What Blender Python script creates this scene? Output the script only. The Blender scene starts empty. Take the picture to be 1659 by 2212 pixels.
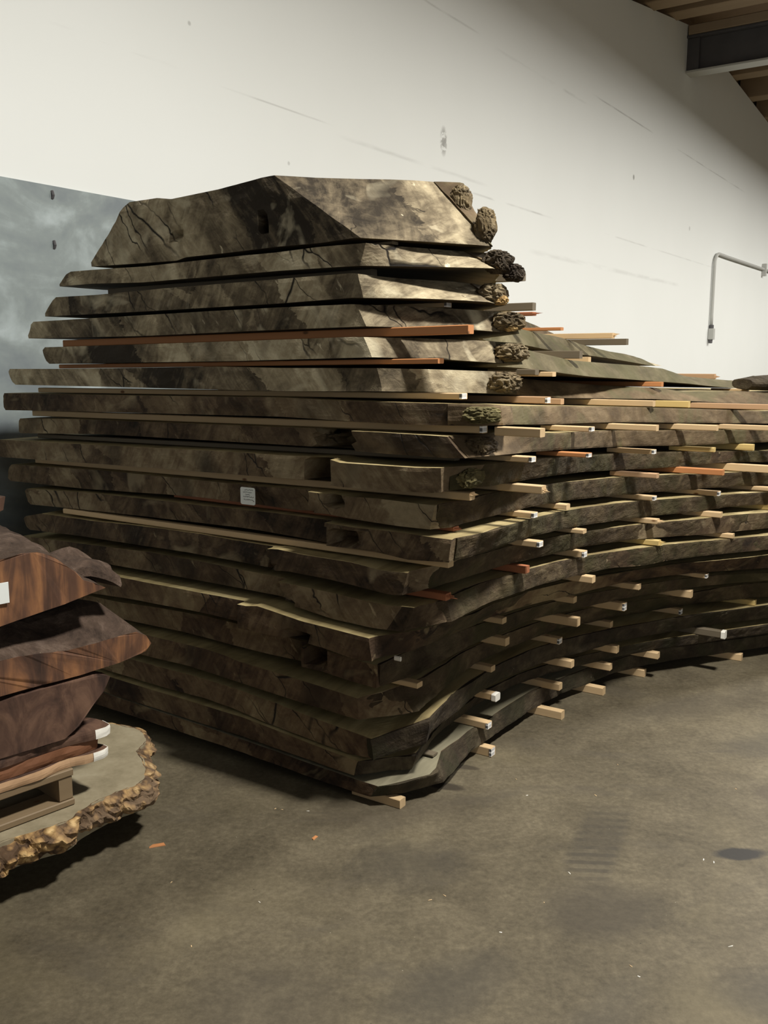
import bpy, bmesh, math, random
from mathutils import Vector, Matrix, noise

# ------------------------------------------------------------------ scene, camera, light
sc = bpy.context.scene
COL = sc.collection
random.seed(11)
TH = math.radians(33.6113)            # the stack and the wall are turned by this angle
O = Vector((-.0228, 2.9584, 0))       # floor point under the near corner of the stack
cam = bpy.data.cameras.new('camera'); camo = bpy.data.objects.new('camera', cam); COL.objects.link(camo)
camo.location = (0, 0, 1.5); camo.rotation_euler = (math.radians(90 - 9.226), 0, 0)
cam.sensor_fit = 'VERTICAL'; cam.sensor_height = 24; cam.lens = 24 * 2007 / 2212; cam.clip_start = .02
sc.camera = camo
sc.view_settings.view_transform = 'Standard'; sc.view_settings.look = 'None'
sc.view_settings.gamma = 1; sc.view_settings.use_curve_mapping = False
sc.view_settings.exposure = 0.40
w = bpy.data.worlds.new('world'); sc.world = w; w.use_nodes = True
bg = w.node_tree.nodes['Background']; bg.inputs[0].default_value = (1, .96, .88, 1); bg.inputs[1].default_value = .19

def stack_pt(x, y, z):                # x: into the room from the stack's corner, y: along the stack
    c, s = math.cos(-TH), math.sin(-TH)
    return Vector((O.x + c * x - s * y, O.y + s * x + c * y, z))
def lamp(name, x, y, z, power, sx=.45, sy=1.2, color=(1, .96, .89), aim=None):
    l = bpy.data.lights.new(name, 'AREA'); l.shape = 'RECTANGLE'; l.size = sx; l.size_y = sy; l.energy = power; l.color = color
    o = bpy.data.objects.new(name, l); COL.objects.link(o); o.location = stack_pt(x, y, z); o.rotation_euler = (0, 0, -TH)
    if aim: o.rotation_euler = (stack_pt(*aim) - o.location).to_track_quat('-Z', 'Y').to_euler()
lamp('bay_lamp', 1.9, .08, 4.66, 285, .45, .4)
lamp('bay_lamp', 2.2, 5.2, 4.66, 255)
for yy, pw in ((9.2, 215), (13.2, 240), (17.5, 300)): lamp('bay_lamp', 2.2, yy, 4.92, pw)
lamp('bay_door_light', 6.0, -3.0, 2.0, 36, 4, 3, (.93, .97, 1), (-1, .5, 1.2))


# ------------------------------------------------------------------ materials
class G:
    def __init__(s, name, rough=.8):
        s.m = bpy.data.materials.new(name); s.m.use_nodes = True; s.t = s.m.node_tree; s.n = s.t.nodes
        s.b = s.n['Principled BSDF']; s.b.inputs['Roughness'].default_value = rough
        s.b.inputs['Specular IOR Level'].default_value = .25
        s.co = s.n.new('ShaderNodeTexCoord').outputs['Object']
    def lk(s, a, b): s.t.links.new(a, b)
    def inp(s, sock, v):
        if hasattr(v, 'node'): s.lk(v, sock)
        elif isinstance(v, (tuple, list)) and len(v) == 3 and sock.type == 'RGBA': sock.default_value = (*v, 1)
        else: sock.default_value = v
    def math(s, op, a, b=0, c=0, clamp=False):
        n = s.n.new('ShaderNodeMath'); n.operation = op; n.use_clamp = clamp
        for i, v in enumerate((a, b, c)): s.inp(n.inputs[i], v)
        return n.outputs[0]
    def vmath(s, op, a, b=(0, 0, 0)):
        n = s.n.new('ShaderNodeVectorMath'); n.operation = op
        s.inp(n.inputs[0], a); s.inp(n.inputs[1], b); return n.outputs[0]
    def rnd(s, vec, k=37):            # shifts the pattern for every object
        r = s.n.new('ShaderNodeObjectInfo').outputs['Random']
        return s.vmath('ADD', vec, s.math('MULTIPLY', r, k))
    def map(s, vec, scale=(1, 1, 1), rot=(0, 0, 0)):
        n = s.n.new('ShaderNodeMapping'); s.inp(n.inputs['Vector'], vec)
        n.inputs['Scale'].default_value = scale; n.inputs['Rotation'].default_value = rot; return n.outputs[0]
    def noise(s, vec, scale=5, detail=5, rough=.55, dist=0):
        n = s.n.new('ShaderNodeTexNoise'); s.inp(n.inputs['Vector'], vec)
        for k, v in (('Scale', scale), ('Detail', detail), ('Roughness', rough), ('Distortion', dist)): n.inputs[k].default_value = v
        return n.outputs['Fac']
    def voro(s, vec, scale=5, feat='F1'):
        n = s.n.new('ShaderNodeTexVoronoi'); n.feature = feat; s.inp(n.inputs['Vector'], vec); n.inputs['Scale'].default_value = scale
        return n.outputs['Distance']
    def ramp(s, fac, stops):
        n = s.n.new('ShaderNodeValToRGB'); s.inp(n.inputs[0], fac); e = n.color_ramp.elements
        while len(e) < len(stops): e.new(.5)
        for el, (p, c) in zip(e, stops): el.position = p; el.color = (*c, 1) if len(c) == 3 else c
        return n.outputs[0]
    def mask(s, fac, lo, hi):
        n = s.n.new('ShaderNodeMapRange'); s.inp(n.inputs[0], fac); n.inputs[1].default_value = lo; n.inputs[2].default_value = hi
        return n.outputs[0]
    def mix(s, fac, a, b, kind='MIX'):
        n = s.n.new('ShaderNodeMix'); n.data_type = 'RGBA'; n.blend_type = kind
        s.inp(n.inputs[0], fac); s.inp(n.inputs[6], a); s.inp(n.inputs[7], b); return n.outputs[2]
    def sep(s, vec):
        n = s.n.new('ShaderNodeSeparateXYZ'); s.inp(n.inputs[0], vec); return n.outputs
    def done(s, col, bump=None, strength=.3, dist=.01):
        s.inp(s.b.inputs['Base Color'], col)
        if bump is not None:
            n = s.n.new('ShaderNodeBump'); n.inputs['Strength'].default_value = strength; n.inputs['Distance'].default_value = dist
            s.lk(bump, n.inputs['Height']); s.lk(n.outputs[0], s.b.inputs['Normal'])
        return s.m

def mat_end(name, dark, brown, tan, grey):
    g = G(name, .85); p = g.rnd(g.co)
    blot = g.noise(p, 3.4, 6, .62, .9)
    fine = g.noise(g.map(p, (1, 1, 1.6)), 18, 6, .7, .6)
    ray = g.noise(g.map(g.map(p, (1, 1, 1), (0, math.radians(40), 0)), (24, 3, 3.2)), 1.0, 6, .68, .6)
    ray2 = g.noise(g.map(g.map(p, (1, 1, 1), (0, math.radians(-28), 0)), (30, 3, 4.2)), 1.0, 6, .68, .6)
    reg = g.mask(g.noise(p, 1.6, 2), .44, .56)
    r = g.mix(reg, ray, ray2)
    cell = g.n.new('ShaderNodeTexVoronoi'); cell.inputs['Scale'].default_value = 3.0
    g.lk(g.map(g.map(g.vmath('ADD', p, g.math('MULTIPLY', fine, .07)), (1, 1, 1), (0, math.radians(36), 0)), (1.7, .3, .6)), cell.inputs['Vector'])
    tone = g.sep(cell.outputs['Color'])[0]
    broad = g.noise(g.map(p, (1, 1, .35)), 1.15, 2)
    v = g.math('ADD', g.math('MULTIPLY', blot, .44), g.math('MULTIPLY', fine, .22))
    v = g.math('ADD', v, g.math('MULTIPLY', r, .34))
    v = g.math('ADD', v, g.math('MULTIPLY', g.math('SUBTRACT', tone, .5), .15))
    v = g.math('ADD', v, g.math('MULTIPLY', g.math('SUBTRACT', broad, .5), .40))
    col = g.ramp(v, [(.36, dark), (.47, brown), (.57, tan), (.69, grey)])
    pale = g.mask(g.noise(p, 4.5, 3, .5, 1.5), .58, .70)
    col = g.mix(g.math('MULTIPLY', pale, .55), col, grey)
    fleck = g.math('MULTIPLY', g.mask(g.noise(g.map(g.map(p, (1, 1, 1), (0, math.radians(35), 0)), (34, 20, 12)), 1.0, 3, .6), .66, .72), g.mask(g.noise(p, 4, 2), .5, .6))
    col = g.mix(g.math('MULTIPLY', fleck, .7), col, tuple(min(1, x * 1.35) for x in grey))
    stain = g.mask(g.noise(g.map(p, (1, 1, .6)), 2.3, 3, .5, 1.), .56, .68)
    col = g.mix(g.math('MULTIPLY', stain, .75), col, dark)
    ck = g.voro(g.map(g.map(g.vmath('ADD', p, g.math('MULTIPLY', g.noise(p, 7, 3), .07)), (1, 1, 1), (0, math.radians(42), 0)), (2.2, .5, .55)), 3.6, 'DISTANCE_TO_EDGE')
    crack = g.math('MULTIPLY', g.mask(ck, .016, .003), g.mask(g.noise(p, 3.4, 1), .53, .62))
    col = g.mix(crack, col, (.008, .006, .004))
    h = g.math('SUBTRACT', g.math('ADD', fine, g.math('MULTIPLY', r, .5)), g.math('MULTIPLY', crack, 1.5))
    return g.done(col, h, .45, .012)
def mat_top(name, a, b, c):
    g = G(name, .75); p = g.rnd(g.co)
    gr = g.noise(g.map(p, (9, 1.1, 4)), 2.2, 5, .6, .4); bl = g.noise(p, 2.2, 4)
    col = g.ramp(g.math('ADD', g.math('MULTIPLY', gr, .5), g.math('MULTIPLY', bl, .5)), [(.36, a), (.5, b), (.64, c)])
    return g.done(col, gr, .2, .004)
def mat_bark(name, a, b, c, moss, amt, sc_=1.0, spots=.3, bump=.6):
    g = G(name, .92); p = g.rnd(g.co)
    n1 = g.noise(g.map(p, (1, .55, 1)), 9 * sc_, 7, .68, .7); n2 = g.noise(p, 3.2, 4, .6, 1); n3 = g.noise(p, 42 * sc_, 4, .7)
    v = g.math('ADD', g.math('MULTIPLY', n1, .55), g.math('ADD', g.math('MULTIPLY', n2, .3), g.math('MULTIPLY', n3, .15)))
    col = g.ramp(v, [(.36, a), (.50, b), (.64, c)])
    mk = g.mask(g.noise(p, 2.6, 4, .6, 1), .5 - .14 * amt, .62 - .08 * amt)
    col = g.mix(g.math('MULTIPLY', mk, .6), col, g.mix(n3, moss, tuple(x * .45 for x in moss)))
    sp = g.mask(g.noise(g.map(p, (1, .4, 1.3)), 7, 2, .5, .4), .60, .68)
    col = g.mix(g.math('MULTIPLY', sp, spots), col, tuple(x * .6 for x in a))
    li = g.mask(g.noise(p, 11, 5, .7), .68, .74)
    col = g.mix(g.math('MULTIPLY', li, .5), col, (.30, .27, .19))
    return g.done(col, g.math('ADD', n1, g.math('MULTIPLY', n3, .4)), bump, .02)
def mat_plain_wood(name, a, b, knots=True, rough=.6):
    g = G(name, rough); p = g.rnd(g.co)
    gr = g.noise(g.map(p, (1.2, 26, 26)), 1.6, 4, .55, .6); v = g.noise(p, 5, 2)
    r = g.n.new('ShaderNodeObjectInfo').outputs['Random']
    col = g.mix(g.math('ADD', g.math('MULTIPLY', gr, .6), g.math('MULTIPLY', v, .4)), a, b)
    col = g.mix(g.math('MULTIPLY', r, .35), col, tuple(x * .62 for x in a))
    if knots:
        k = g.voro(g.map(p, (1, 2.2, 2.2)), 5.5); col = g.mix(g.mask(k, .09, .05), col, (.16, .07, .025))
    return g.done(col, gr, .15, .003)

M = {}
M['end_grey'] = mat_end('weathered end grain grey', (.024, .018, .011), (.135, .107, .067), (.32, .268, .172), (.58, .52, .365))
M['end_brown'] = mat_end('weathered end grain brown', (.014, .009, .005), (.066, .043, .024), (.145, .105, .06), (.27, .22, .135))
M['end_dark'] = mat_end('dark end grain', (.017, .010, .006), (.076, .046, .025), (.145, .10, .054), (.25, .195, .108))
M['top'] = mat_top('sawn face olive tan', (.17, .13, .06), (.30, .24, .115), (.42, .345, .18))
M['top_grey'] = mat_top('weathered grey sawn face', (.105, .095, .062), (.165, .15, .10), (.235, .215, .145))
M['under'] = mat_top('dark sawn underside', (.03, .022, .013), (.06, .046, .027), (.095, .075, .045))  # much darker sawn tone, used only on the slabs' bottom faces
M['bark_tan'] = mat_bark('smooth grey tan live edge', (.042, .028, .015), (.112, .079, .044), (.20, .148, .086), (.11, .11, .05), .05, .6, .5, .3)
M['bark_green'] = mat_bark('green tinged live edge', (.055, .045, .025), (.118, .098, .055), (.19, .165, .098), (.090, .086, .036), .45, .6, .3, .3)
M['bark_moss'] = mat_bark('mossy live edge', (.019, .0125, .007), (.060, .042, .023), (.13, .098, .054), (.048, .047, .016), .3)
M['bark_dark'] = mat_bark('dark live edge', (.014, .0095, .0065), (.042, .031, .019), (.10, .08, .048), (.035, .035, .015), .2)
M['rot'] = mat_bark('broken golden wood', (.09, .05, .018), (.30, .195, .08), (.55, .40, .19), (.10, .07, .03), .1, 1.6)
M['mossgold'] = mat_bark('yellow green mossy wood', (.035, .027, .012), (.12, .10, .045), (.28, .235, .11), (.095, .09, .028), .4, 1.6)
M['rough_end'] = mat_bark('rough broken end wood', (.040, .028, .015), (.145, .112, .065), (.32, .26, .16), (.22, .15, .06), .2, 1.8, .6, 1.0)
M['pine'] = mat_plain_wood('pale pine', (.62, .46, .27), (.52, .36, .19))
M['yellow'] = mat_plain_wood('yellow pine', (.62, .47, .20), (.50, .36, .13))
M['orange'] = mat_plain_wood('orange fir', (.52, .24, .095), (.40, .16, .06))
M['pink'] = mat_plain_wood('pinkish fir', (.52, .34, .20), (.42, .25, .13))
M['red'] = mat_plain_wood('reddish fir', (.38, .15, .07), (.27, .095, .045))
M['grey'] = mat_plain_wood('greyed wood', (.17, .14, .095), (.10, .08, .055))
M['redwood'] = mat_plain_wood('orange brown redwood', (.24, .105, .05), (.11, .045, .024), False, .7)
def redwood_cut():
    g = G('banded redwood cut', .7); p = g.rnd(g.co)
    b = g.noise(g.map(p, (16, 2, 2.2), (0, math.radians(-12), 0)), 1.1, 5, .6, .8); n = g.noise(p, 7, 5)
    col = g.ramp(g.math('ADD', g.math('MULTIPLY', b, .7), g.math('MULTIPLY', n, .3)), [(.36, (.038, .022, .016)), (.48, (.10, .05, .03)), (.58, (.21, .098, .046)), (.70, (.36, .175, .07))])
    return g.done(col, b, .25, .006)
M['redwood_cut'] = redwood_cut()
def redwood_face():
    g = G('dull redwood face', .75); p = g.rnd(g.co)
    b = g.noise(g.map(p, (3, 3, 1.4)), 4, 6, .6, .8)
    col = g.ramp(b, [(.34, (.036, .021, .016)), (.5, (.082, .045, .031)), (.66, (.15, .085, .055))])
    return g.done(col, b, .4, .01)
M['redwood_face'] = redwood_face()
M['redwood_bark'] = mat_bark('redwood bark', (.022, .014, .010), (.075, .05, .036), (.16, .115, .088), (.07, .045, .03), .1, 1.3)
def burl_top():
    g = G('burl sawn face', .7); n = g.noise(g.co, 5, 5, .6, .8); f = g.noise(g.co, 40, 4, .6)
    return g.done(g.ramp(g.math('ADD', g.math('MULTIPLY', n, .7), g.math('MULTIPLY', f, .3)), [(.36, (.20, .17, .108)), (.5, (.26, .222, .145)), (.66, (.32, .28, .19))]), f, .1, .003)
M['burl_top'] = burl_top()
def burl_mat():
    g = G('burl knobbly edge', .85); p = g.co
    v1 = g.voro(p, 21); v2 = g.voro(p, 46); n = g.noise(p, 30, 5, .7, .5); big = g.mask(g.noise(p, 5, 3), .42, .60)
    h = g.math('ADD', g.math('MULTIPLY', v1, .9), g.math('ADD', g.math('MULTIPLY', v2, .5), g.math('MULTIPLY', n, .35)))
    col = g.ramp(h, [(.46, (.60, .42, .20)), (.68, (.40, .255, .105)), (.88, (.21, .125, .055)), (1.0, (.08, .048, .026))])
    col = g.mix(g.math('MULTIPLY', big, .45), col, g.mix(n, (.14, .10, .065), (.34, .24, .15)))
    return g.done(col, g.math('MULTIPLY', h, -1), .9, .02)
M['burl_rim'] = burl_mat()
M['pallet'] = mat_plain_wood('worn pallet wood', (.26, .19, .11), (.15, .105, .06))
M['paint'] = G('white end paint', .6).done((.75, .73, .66))
def label_mat():
    g = G('printed barcode paper', .6); c = g.sep(g.map(g.co, (1, 1, 1)))
    y = g.math('FRACT', g.math('MULTIPLY', c[1], 230)); z = g.math('FRACT', g.math('MULTIPLY', c[2], 60))
    bar = g.math('MULTIPLY', g.math('GREATER_THAN', y, .55), g.math('GREATER_THAN', z, .35))
    return g.done(g.mix(bar, (.85, .85, .83), (.12, .12, .12)))
M['label'] = label_mat()
M['paper'] = G('white paper', .7).done((.72, .76, .74))
M['ink'] = G('black ink', .6).done((.01, .01, .012))
M['galv'] = G('galvanised steel', .45).done((.46, .465, .44))
def steel():
    g = G('dark painted steel', .6); n = g.noise(g.co, 3, 4); return g.done(g.mix(n, (.06, .06, .065), (.12, .115, .12)), n, .1)
M['steel'] = steel()
M['joist'] = mat_plain_wood('old roof timber', (.40, .31, .21), (.25, .185, .125), False, .85)
M['deck'] = mat_plain_wood('roof boards', (.36, .26, .175), (.22, .155, .105), False, .85)

def wall_mat():
    g = G('white wall paint', .7); c = g.sep(g.co)
    col = g.mix(g.noise(g.co, .8, 4), (.79, .815, .80), (.745, .77, .75))
    def seam(z0, y0, y1, dark, hw=.008, slope=0., feather=.3):
        d = g.math('ABSOLUTE', g.math('SUBTRACT', g.math('SUBTRACT', c[2], z0), g.math('MULTIPLY', g.math('SUBTRACT', c[1], y0), slope)))
        m = g.math('MULTIPLY', g.mask(d, hw * 1.6, hw * .3), g.math('MULTIPLY', g.mask(c[1], y0, y0 + feather), g.mask(c[1], y1, y1 - feather)))
        m = g.math('MULTIPLY', m, g.mask(g.noise(g.map(g.co, (1, 1, 6)), 2.0, 2), .38, .6))
        return g.math('MULTIPLY', m, dark)
    ms = [seam(3.075, 1.75, 2.9, .3, .005), seam(3.095, .6, 1.5, .25), seam(2.92, 4.7, 6.6, .4), seam(2.93, 8, 13, .22), seam(4.215, 3.7, 5.0, .35),
          seam(4.31, 7.5, 9.6, .45), seam(4.30, 10.5, 14.5, .35), seam(3.02, 2.9, 5.2, .2, .012), seam(4.18, 5.2, 7.4, .2, .012), seam(2.55, 6, 11, .16, .02)]
    tot = ms[0]
    for m in ms[1:]: tot = g.math('MAXIMUM', tot, m)
    def dot(y, z, r, k, ar=1.):
        d = g.math('ADD', g.math('POWER', g.math('SUBTRACT', c[1], y), 2), g.math('POWER', g.math('MULTIPLY', g.math('SUBTRACT', c[2], z), ar), 2))
        return g.math('MULTIPLY', g.mask(d, r * r * 1.6, r * r * .3), k)
    sm = dot(4.37, 3.25, .05, .7, .5); sm = g.math('MULTIPLY', sm, g.mask(g.noise(g.co, 14, 3, .6, 1), .44, .56))
    for m in (sm, dot(8.92, 3.68, .03, .7), dot(11.35, 3.36, .03, .4), dot(1.55, 3.35, .012, .4), dot(2.4, 2.75, .012, .35)): tot = g.math('MAXIMUM', tot, m)
    col = g.mix(tot, col, (.18, .175, .16))
    return g.done(col, g.noise(g.co, 60, 3), .06, .003)
M['wall'] = wall_mat()
def panel_mat():
    g = G('cloudy blue grey sheet', .55)
    n = g.noise(g.map(g.co, (1, 1, 1.8)), 1.9, 4, .5, .8); n2 = g.noise(g.co, 26, 3, .6)
    col = g.ramp(g.math('ADD', g.math('MULTIPLY', n, .9), g.math('MULTIPLY', n2, .1)), [(.36, (.185, .215, .23)), (.5, (.25, .29, .29)), (.64, (.40, .46, .47))])
    return g.done(col)
M['panel'] = panel_mat()
def floor_mat():
    g = G('dusty concrete', .62); c = g.sep(g.co)
    n1 = g.noise(g.co, .9, 6, .62, .4); n2 = g.noise(g.co, 5, 6, .7, .6); n3 = g.noise(g.co, 48, 5, .75); n4 = g.noise(g.map(g.co, (1, 2.2, 1), (0, 0, .5)), 2.1, 4, .6, 1)
    v = g.math('ADD', g.math('MULTIPLY', n1, .36), g.math('ADD', g.math('MULTIPLY', n2, .30), g.math('MULTIPLY', n3, .34)))
    col = g.ramp(v, [(.38, (.050, .0415, .026)), (.5, (.094, .0785, .0505)), (.62, (.150, .127, .083))])
    col = g.mix(g.math('MULTIPLY', g.mask(n4, .56, .72), .5), col, (.07, .06, .044))
    tan = g.mask(g.noise(g.co, 1.7, 3, .5, .6), .55, .72); col = g.mix(g.math('MULTIPLY', tan, .35), col, (.155, .13, .075))
    def blob(x, y, rx, ry, k, dk, rot=0, soft=.55, edge=.25):
        dx = g.math('SUBTRACT', c[0], x); dy = g.math('SUBTRACT', c[1], y); cr, sr = math.cos(rot), math.sin(rot)
        u = g.math('DIVIDE', g.math('ADD', g.math('MULTIPLY', dx, cr), g.math('MULTIPLY', dy, sr)), rx)
        w_ = g.math('DIVIDE', g.math('SUBTRACT', g.math('MULTIPLY', dy, cr), g.math('MULTIPLY', dx, sr)), ry)
        d = g.math('ADD', g.math('MULTIPLY', u, u), g.math('MULTIPLY', w_, w_))
        d = g.math('ADD', d, g.math('MULTIPLY', g.math('SUBTRACT', n2, .5), edge * 6))
        return g.math('MULTIPLY', g.mask(d, 1.25, 1 - soft), min(1, k * 1.45)), tuple(x * .72 for x in dk)
    bl = [blob(.60, 2.37, .19, .15, .42, (0.066, 0.056, 0.041), .3, .7), blob(1.10, 2.66, .085, .035, .75, (0.040, 0.037, 0.033), .1, .4), blob(.07, 2.60, .20, .15, .3, (0.056, 0.050, 0.040), .2, .9),
          blob(.15, 2.03, .22, .11, .4, (0.066, 0.059, 0.046), .7, .9), blob(.02, 2.95, .30, .12, .3, (0.073, 0.059, 0.041), .2, .9), blob(.95, 2.03, .16, .1, .35, (0.066, 0.059, 0.046), .2, .9), blob(.45, 1.86, .3, .07, .3, (0.073, 0.065, 0.050), .9, .9),
          blob(.22, 3.12, .07, .03, .6, (0.043, 0.034, 0.024), -.3, .5), blob(.30, 3.28, .06, .02, .5, (0.046, 0.036, 0.026), -.3, .5), blob(1.6, 3.5, .30, .12, .35, (0.073, 0.066, 0.053), .3, .8), blob(1.35, 3.9, .5, .14, .3, (0.079, 0.066, 0.046), .4, .9), blob(1.45, 3.05, .16, .1, .35, (0.069, 0.053, 0.044), .2, .6),
          blob(-.1, 1.62, .25, .2, .3, (0.073, 0.066, 0.053), 0, .9), blob(-.28, 1.98, .2, .2, .3, (0.066, 0.056, 0.043), 0, .9)]
    for m, dk in bl: col = g.mix(m, col, dk)
    # tyre tread: short cross bars along a track
    tx, ty, ang = .675, 2.73, math.atan2(.286, .124); ca, sa = math.cos(ang), math.sin(ang)
    dx = g.math('SUBTRACT', c[0], tx); dy = g.math('SUBTRACT', c[1], ty)
    u = g.math('ADD', g.math('MULTIPLY', dx, ca), g.math('MULTIPLY', dy, sa)); w_ = g.math('SUBTRACT', g.math('MULTIPLY', dy, ca), g.math('MULTIPLY', dx, sa))
    bars = g.mask(g.math('SINE', g.math('MULTIPLY', g.math('ADD', u, g.math('MULTIPLY', w_, .35)), 6.283 / .048)), -.2, .5)
    win = g.math('MULTIPLY', g.mask(g.math('ABSOLUTE', u), .30, .10), g.mask(g.math('ABSOLUTE', w_), .085, .055))
    col = g.mix(g.math('MULTIPLY', g.math('MULTIPLY', bars, win), g.math('MULTIPLY', g.mask(n2, .36, .56), .75)), col, (.032, .028, .022))
    col = g.mix(g.math('MULTIPLY', win, .4), col, (.05, .044, .034))
    sp = g.mask(g.voro(g.co, 24), .045, .02); col = g.mix(g.math('MULTIPLY', sp, g.mask(g.noise(g.co, 3), .5, .6)), col, (.27, .245, .185))
    sd = g.mask(g.voro(g.vmath('ADD', g.co, (3.3, 1.7, 0)), 17), .05, .02); col = g.mix(g.math('MULTIPLY', sd, g.mask(g.noise(g.vmath('ADD', g.co, (5, 5, 0)), 3), .5, .6)), col, (.035, .03, .022))
    return g.done(col, g.math('ADD', n2, g.math('MULTIPLY', n3, .4)), .12, .006)
M['floor'] = floor_mat()

# ------------------------------------------------------------------ mesh helpers
def obj(name, vs, fs, mats, parent=None, mi=None, smooth=False):
    me = bpy.data.meshes.new(name); me.from_pydata([tuple(v) for v in vs], [], fs)
    for m in (mats if isinstance(mats, (list, tuple)) else [mats]): me.materials.append(M[m])
    if mi: me.polygons.foreach_set('material_index', mi)
    if smooth: me.polygons.foreach_set('use_smooth', [True] * len(fs))
    bm = bmesh.new(); bm.from_mesh(me); bmesh.ops.recalc_face_normals(bm, faces=bm.faces); bm.to_mesh(me); bm.free()
    o = bpy.data.objects.new(name, me); COL.objects.link(o)
    if parent: o.parent = parent
    return o
def place(o, loc, rz): o.location = loc; o.rotation_euler = (0, 0, rz); return o
def tag(o, label, cat, group=None, kind=None):
    if label: o['label'] = label
    if cat: o['category'] = cat
    if group: o['group'] = group
    if kind: o['kind'] = kind
    return o
def empty(name, loc, rz): e = bpy.data.objects.new(name, None); COL.objects.link(e); e.empty_display_size = .1; return place(e, loc, rz)
class MB:
    def __init__(s): s.v = []; s.f = []
    def hexa(s, c):                   # eight corners, bottom loop then top loop
        n = len(s.v); s.v += [Vector(p) for p in c]
        s.f += [tuple(n + i for i in q) for q in ((3, 2, 1, 0), (4, 5, 6, 7), (0, 1, 5, 4), (1, 2, 6, 5), (2, 3, 7, 6), (3, 0, 4, 7))]
        return s
    def box(s, x0, x1, y0, y1, z0, z1): return s.hexa([(x0, y0, z0), (x1, y0, z0), (x1, y1, z0), (x0, y1, z0), (x0, y0, z1), (x1, y0, z1), (x1, y1, z1), (x0, y1, z1)])
    def bar(s, x0, x1, y0, y1, z0, z1, b=.002):   # a box along x with softened long edges
        n = len(s.v); sec = [(y0 + b, z0), (y1 - b, z0), (y1, z0 + b), (y1, z1 - b), (y1 - b, z1), (y0 + b, z1), (y0, z1 - b), (y0, z0 + b)]
        for x in (x0, x1): s.v += [Vector((x, y, z)) for y, z in sec]
        for i in range(8): j = (i + 1) % 8; s.f.append((n + i, n + j, n + 8 + j, n + 8 + i))
        s.f += [tuple(n + i for i in range(7, -1, -1)), tuple(n + 8 + i for i in range(8))]; return s
    def tube(s, pts, r, seg=10):
        n0 = len(s.v); pts = [Vector(p) for p in pts]
        for i, p in enumerate(pts):
            d = (pts[min(i + 1, len(pts) - 1)] - pts[max(i - 1, 0)]).normalized()
            a = d.orthogonal().normalized() if i == 0 else (a - d * a.dot(d)).normalized()
            b = d.cross(a)
            s.v += [p + r * (math.cos(2 * math.pi * k / seg) * a + math.sin(2 * math.pi * k / seg) * b) for k in range(seg)]
        for i in range(len(pts) - 1):
            for k in range(seg):
                q = (k + 1) % seg; s.f.append((n0 + i * seg + k, n0 + i * seg + q, n0 + (i + 1) * seg + q, n0 + (i + 1) * seg + k))
        s.f += [tuple(range(n0 + seg - 1, n0 - 1, -1)), tuple(range(n0 + (len(pts) - 1) * seg, n0 + len(pts) * seg))]; return s
    def build(s, name, mat, parent=None, smooth=False): return obj(name, s.v, s.f, mat, parent, None, smooth)
def nz(p, f, seed=0.): return noise.noise(Vector((p[0] * f + seed, p[1] * f - seed * .7, p[2] * f + seed * 1.3)))
def fb(p, f, seed=0.): return nz(p, f, seed) + .5 * nz(p, f * 2.1, seed + 5) + .25 * nz(p, f * 4.3, seed + 9)
ORD = ['', 'top', 'second', 'third', 'fourth', 'fifth', 'sixth', 'seventh', 'eighth', 'ninth', 'tenth', 'eleventh', 'twelfth', 'thirteenth', 'fourteenth', 'fifteenth', 'sixteenth', 'seventeenth', 'eighteenth', 'bottom']

# ------------------------------------------------------------------ the setting
fl = MB().box(-14, 26, -8, 30, -.12, 0).build('floor', 'floor'); tag(fl, None, None, None, 'structure')
WX = -2.3                              # face of the back wall, in stack coordinates
prof = [(-14, 5.2), (6, 5.2), (8.58, 5.56), (10.9, 5.93), (12.87, 5.86), (15.84, 5.69), (30, 4.9)]
def roof_z(y):
    for a, b in zip(prof, prof[1:]):
        if y <= b[0]: return a[1] + (b[1] - a[1]) * (y - a[0]) / (b[0] - a[0])
    return prof[-1][1]
vs = [(WX, -14, 0)] + [(WX, y, z) for y, z in prof] + [(WX, 30, 0)]; n = len(vs)
vs2 = [(x - .2, y, z) for x, y, z in vs]
wl = obj('wall_back', vs + vs2, [tuple(range(n)), tuple(range(2 * n - 1, n - 1, -1))] + [(i, (i + 1) % n, n + (i + 1) % n, n + i) for i in range(n)], 'wall')
tag(place(wl, O, -TH), None, None, None, 'structure')
fw = MB().box(WX, 26, 29.6, 29.8, 0, 5.6).build('wall_far', 'wall'); tag(place(fw, O, -TH), None, None, None, 'structure')
vs = []; fs = []
for y, z in prof: vs += [(WX - .3, y, z + .32), (9, y, z + .32), (WX - .3, y, z + .40), (9, y, z + .40)]
for i in range(len(prof) - 1):
    a, b = 4 * i, 4 * i + 4; fs += [(a, a + 1, b + 1, b), (a + 2, b + 2, b + 3, a + 3), (a + 1, a + 3, b + 3, b + 1), (a, b, b + 2, a + 2)]
tv = []; tf_ = []
for y, z in prof: tv += [(WX - .2, y, z - .02), (WX - .2, y, z + .34), (WX - .24, y, z + .34), (WX - .24, y, z - .02)]
for i in range(len(prof) - 1):
    for q in range(4): tf_.append((4 * i + q, 4 * i + (q + 1) % 4, 4 * i + 4 + (q + 1) % 4, 4 * i + 4 + q))
tr_ = obj('trim_1', tv, tf_, 'deck'); tag(place(tr_, O, -TH), None, None, None, 'structure')
ce = obj('ceiling', vs, fs, 'deck'); tag(place(ce, O, -TH), None, None, None, 'structure')
names = ['left of the steel beam, topmost in the corner', 'second left of the steel beam', 'nearest the steel beam on its left', 'first to the right of the steel beam', 'second to the right of the steel beam', 'third to the right of the steel beam', 'fourth to the right of the steel beam', 'fifth to the right of the steel beam']
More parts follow.
